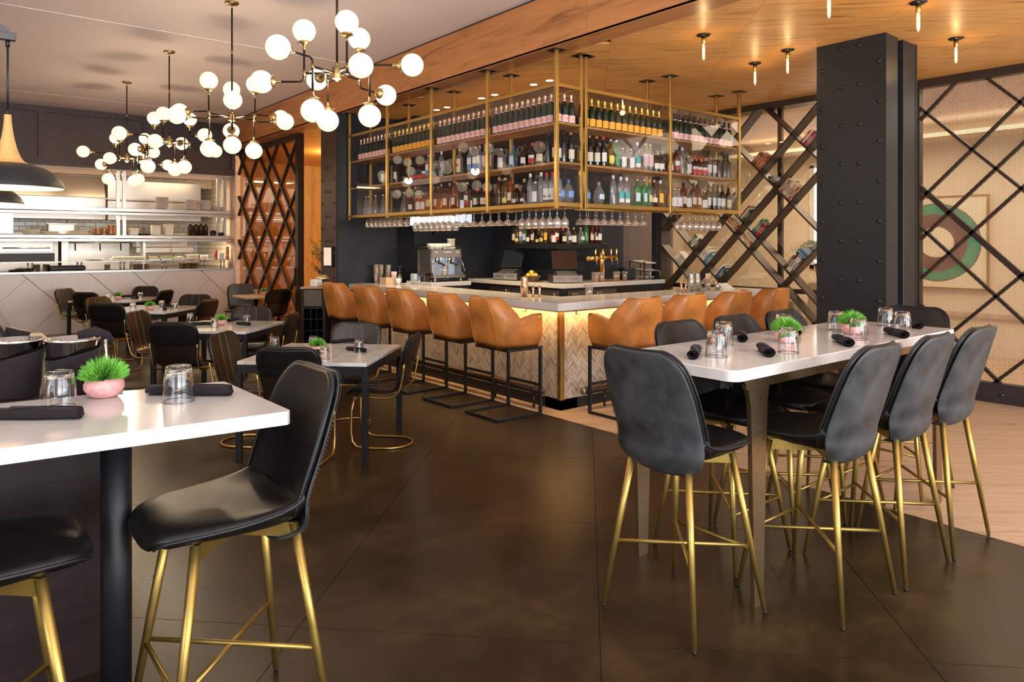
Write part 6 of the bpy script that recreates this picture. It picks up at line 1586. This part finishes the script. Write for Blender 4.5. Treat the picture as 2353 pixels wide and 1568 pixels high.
stack('plate_stack', IV, [(r * 1.15, z) for r, z in PLATE], 5, .014, (2.08, KY + .2, KZ2), 'wide stack of ivory plates left of the copper bowls', 'ivory plate stacks')
stack('bowl_stack', CO, [(r * .78, z * .8) for r, z in BOWL], 7, .014, (2.37, KY + .2, KZ2), 'shorter stack of copper-brown bowls on the middle pass shelf', 'copper bowl stacks', 'bowl')
stack('bowl_stack', CO, [(r * .78, z * .8) for r, z in BOWL], 10, .015, (2.58, KY + .2, KZ2), 'taller stack of copper-brown bowls beside the kitchen post', 'copper bowl stacks', 'bowl')
stack('plate_stack', IV, PLATE, 3, .014, (3.72, KY + .2, KZ2), 'few ivory plates right of the white tubs', 'ivory plate stacks')
TUB = pm('milky_tub', (.72, .68, .58), .35, 0, .04, 8)
for x, h, lb in ((2.95, .13, 'small, next to the post'), (3.32, .19, 'left of two tall ones'), (3.54, .22, 'right of two tall ones')): solo('storage_tub', MB().box(-.075, .075, -.075, .075, 0, h, .015).box(-.08, .08, -.08, .08, h - .03, h - .012, .005), TUB, 'milky square storage tub on the middle pass shelf, ' + lb, 'tub', (x, KY + .18, KZ2), 0, 'milky tubs')
for i, x in enumerate((3.93, 4.03, 4.12, 4.21)): solo('sauce_canister', MB().lathe([(0, 0), (.046, 0), (.048, .18), (.040, .20), (.040, .225), (0, .225)], 16), pm('dark_canister', (.035, .018, .012), .35, .3), 'dark brown canister on the middle pass shelf, %s from left' % ORD[i], 'canister', (x, KY + .18, KZ2), 0, 'dark canisters')
for i, (x, h) in enumerate(((4.35, .11), (4.50, .07))): solo('black_bowl', MB().lathe([(0, 0), (.05, 0), (.062, h * .7), (.045, h), (0, h)], 8, smooth=False), PLAST, 'black faceted bowl at the right of the middle pass shelf, %s' % ('taller' if i == 0 else 'flatter'), 'bowl', (x, KY + .18, KZ2), 0, 'black bowls')
solo('pan_rack', MB().lathe([(0, 0), (.12, 0), (.14, .03), (.13, .035), (0, .012)], 20), PLAST, 'flat black pan right of the kitchen post', 'pan', (3.10, KY + .2, KZ2))
solo('hotel_pan', MB().box(-.20, .20, -.12, .12, 0, .19, .012).box(-.22, .22, -.14, .14, .18, .195, .004), DSTEEL, 'deep steel hotel pan standing behind the middle pass shelf', 'pan', (1.85, 14.98, 1.80))
solo('cook_ledge', MB().box(.2, 3.2, 14.86, 15.12, 1.77, 1.79).box(.2, .24, 14.86, 15.12, 0, 1.77).box(3.16, 3.2, 14.86, 15.12, 0, 1.77), STEEL, 'steel ledge behind the pass shelf holding the hotel pan', 'shelf')
# low shelf and counter
stack('plate_stack', IV, [(r * 1.1, z) for r, z in PLATE], 3, .012, (2.33, KY + .22, KZL), 'three ivory plates on the low kitchen shelf', 'ivory plate stacks')
solo('plate_stack', MB().box(-.28, .28, -.09, .09, 0, .04, .012).box(-.24, .26, -.08, .08, .042, .075, .012), IV, 'folded pale cloths on the low kitchen shelf', 'cloths', (2.85, KY + .22, KZL))
for i, (x, h, r) in enumerate(((3.05, .03, .09), (3.30, .035, .08), (3.50, .04, .09), (3.72, .03, .10))):
    t = thing('garnish_tray', 'garnish tray on the low kitchen shelf, %s from left' % ORD[i], 'tray', (x, KY + .22, KZL), 0, 'garnish trays')
    MB().box(-r, r, -.09, .09, 0, h, .004).build('tray', STEEL, t); s = MB(); rn = random.Random(i)
    for k in range(40): s.sphere((rn.uniform(-r * .85, r * .85), rn.uniform(-.07, .07), h + rn.uniform(0, .03)), rn.uniform(.008, .018), 6, 4)
    s.build('garnish', pm('garnish_%d' % (i % 3), ((.70, .62, .45), (.60, .48, .22), (.40, .42, .20))[i % 3], .6, 0, .5, 30), t)['kind'] = 'stuff'
stack('bowl_stack', IV, BOWL, 2, .045, (3.98, KY + .22, KZL), 'pair of ivory bowls at the right of the low kitchen shelf', 'ivory bowl stacks', 'bowl')
for i, x in enumerate((4.16, 4.24)): solo('spice_jar', MB().lathe([(0, 0), (.035, 0), (.037, .07), (.030, .09), (0, .09)], 12), WHITE, 'pale spice jar on the low kitchen shelf, %s' % ('left', 'right')[i], 'jar', (x, KY + .24, KZL), 0, 'spice jars')
solo('squeeze_bottle', MB().lathe([(0, 0), (.034, 0), (.036, .14), (.028, .16), (.008, .20), (.005, .225), (0, .225)], 14), pm('ketchup_red', (.50, .10, .07), .4), 'red squeeze bottle at the right of the kitchen shelf', 'bottle', (4.40, KY + .17, KZL))
solo('salt_tin', MB().box(-.05, .05, -.05, .05, 0, .13, .006), WHITE, 'white square tin beside the red squeeze bottle', 'tin', (4.51, KY + .22, KZL))
solo('pepper_mill', MB().lathe([(0, 0), (.036, 0), (.038, .02), (.026, .08), (.030, .13), (.036, .15), (.034, .19), (.024, .205), (.034, .215), (.030, .245), (0, .25)], 16), wood('mill_wood', (.25, .09, .03), (.42, .17, .05), (.52, .24, .08), .35, (0, 0, 0), (6, 6, 1), 2), 'turned wooden pepper mill at the right end of the kitchen shelf', 'mill', (4.62, KY + .17, KZL))
for i, (x, r) in enumerate(((1.44, .05), (1.52, .05))): solo('steel_bain', MB().lathe([(0, 0), (r, 0), (r, .12), (r + .006, .125), (r - .006, .125), (r - .006, .01), (0, .01)], 16), STEEL, 'steel insert pot on the pass counter at left, %s' % ('left', 'right')[i], 'pot', (x + .06 * i, KY + .02, KZ0), 0, 'steel pots on the pass counter')
solo('dark_tray', MB().box(-.27, .27, -.12, .12, 0, .085, .02), PLAST, 'long black tray on the pass counter', 'tray', (1.88, KY + .05, KZ0 + .012))
solo('cloth_heap', MB().sphere((0, 0, .03), .10, 12, 8, .4).sphere((.1, .02, .03), .07, 12, 8, .5).sphere((-.1, 0, .02), .07, 12, 8, .4), CLOTH, 'heap of dark side towels at the left end of the pass counter', 'towels', (1.22, KY + .05, KZ0))
for i, (x, y) in enumerate(((2.50, .05), (2.92, .02), (3.02, .04), (3.14, .04))): solo('steel_bain', MB().lathe([(0, 0), (.045, 0), (.047, .10), (.053, .104), (.042, .104), (.040, .01), (0, .01)], 16).tube([(.03, 0, .05), (.07, .02, .19)], .004, 6), STEEL, 'steel pot with spoon on the pass counter, %s of the middle row' % ORD[i], 'pot', (x, KY + y, KZ0), 0, 'steel pots on the pass counter')
for i, x in enumerate((3.78, 3.96)): solo('stock_pot', MB().lathe([(0, 0), (.075, 0), (.085, .02), (.085, .10), (.092, .104), (.080, .104), (.078, .01), (0, .01)], 18).cyl((-.12, 0, .11), (.02, .02, .125), .008), pm('worn_pot', (.28, .25, .17), .35, .9, .2, 15), 'worn steel pot on the pass counter at right, %s' % ('left', 'right')[i], 'pot', (x, KY + .05, KZ0), 0, 'steel pots on the pass counter')
for i, x in enumerate((2.1, 3.45, 3.98)): solo('hanging_ladle', MB().tube([(0, 0, 0), (0, 0, -.16)], .006, 6).sphere((0, -.03, -.18), .04, 12, 8, .6), CHROME, 'steel ladle hanging at the kitchen back wall, %s from left' % ORD[i], 'ladle', (x, 16.2, 1.62 if i == 2 else 2.1), 0, 'hanging ladles')

# ================================================================== SERVICE STATION, LEFT FOREGROUND
st = thing('service_station', 'dark espresso wood service station behind the left foreground table', 'cabinet', (0, 0, 0))
MB().box(-.62, .615, 3.115, 3.95, 1.03, 1.058, .003).build('station_top', DWOOD, st); MB().box(-.60, .60, 3.14, 3.93, 0, 1.03).build('station_body', DWOOD, st)
def bucket(loc, lb, extra):
    t = thing('ice_bucket', lb, 'bucket', loc)
    MB().lathe([(0, 0), (.070, 0), (.073, .004), (.092, .205), (.098, .210), (.098, .216), (.090, .218), (.070, .02), (0, .016)], 30).build('steel_pail', CHROME, t)
    vs, fs = [], []; n = 40
    for k in range(n + 1):
        a = 2 * PI * k / n * 1.06; top_ = .165 + .022 * math.cos(a - .2) + .002 * math.sin(3 * a); rr = lambda z: (.073 + .019 * z / .205) * 1.035 + .003 + .0022 * math.sin(4 * a + z * 40) + .0012 * k / n
        for j in range(7): z = .002 + (top_ - .002) * j / 6; vs.append((rr(z) * math.cos(a), rr(z) * math.sin(a), z))
    for k in range(n):
        for j in range(6): i = k * 7 + j; fs.append((i, i + 7, i + 8, i + 1))
    MB().add(vs, fs, True).build('napkin_wrap', CLOTH, t, recalc=False)
    if extra:
        MB().tube([(.10, -.02, .02), (.112, -.02, .10), (.108, -.02, .205)], .007, 8).build('side_handle', CHROME, t)
        m = MB(); m.tube([(.02, .03, .222), (.08, .03, .232), (.12, .02, .215), (.14, .0, .19)], [.016, .022, .018, .008], 10, r2=.005); m.build('folded_cloth', CLOTH, t)
bucket((.262, 3.33, 1.058), 'steel ice bucket wrapped in dark napkin, left of two on the station', False)
bucket((.440, 3.235, 1.058), 'steel ice bucket wrapped in dark napkin with cloth on its rim, right of two', True)
pt = thing('touch_terminal', 'black tilted touchscreen terminal on the service station', 'terminal', (.27, 3.66, 1.058), -TH + .55)
M = Matrix.Translation((.02, 0, .13)) @ Matrix.Rotation(math.radians(-28), 4, 'Y')
mn = MB().box(-.028, .022, -.17, .17, .0, .27, .012, M).build('monitor', PLAST, pt)
MB().box(.0222, .0235, -.155, .155, .015, .255, 0, M).build('dark_screen', pm('terminal_screen', (.010, .014, .022), .12, 0, .1, 3), mn)
MB().box(-.029, -.0285, -.168, -.10, .19, .235, 0, M).build('red_mark', LAB['red'], mn)
MB().tube([(-.06, 0, 0), (-.07, 0, .10), (-.02, 0, .24)], [.10, .07, .05], 14, r2=.10).build('stand', PLAST, pt)
t = thing('menu_holder', 'dark box with chrome edge at the right end of the service station', 'box', (.575, 3.30, 1.058), .2)
MB().box(-.07, .03, -.05, .05, 0, .085, .003).build('box', PLAST, t); MB().box(.03, .038, -.05, .05, 0, .09, .003).build('chrome_edge', CHROME, t)
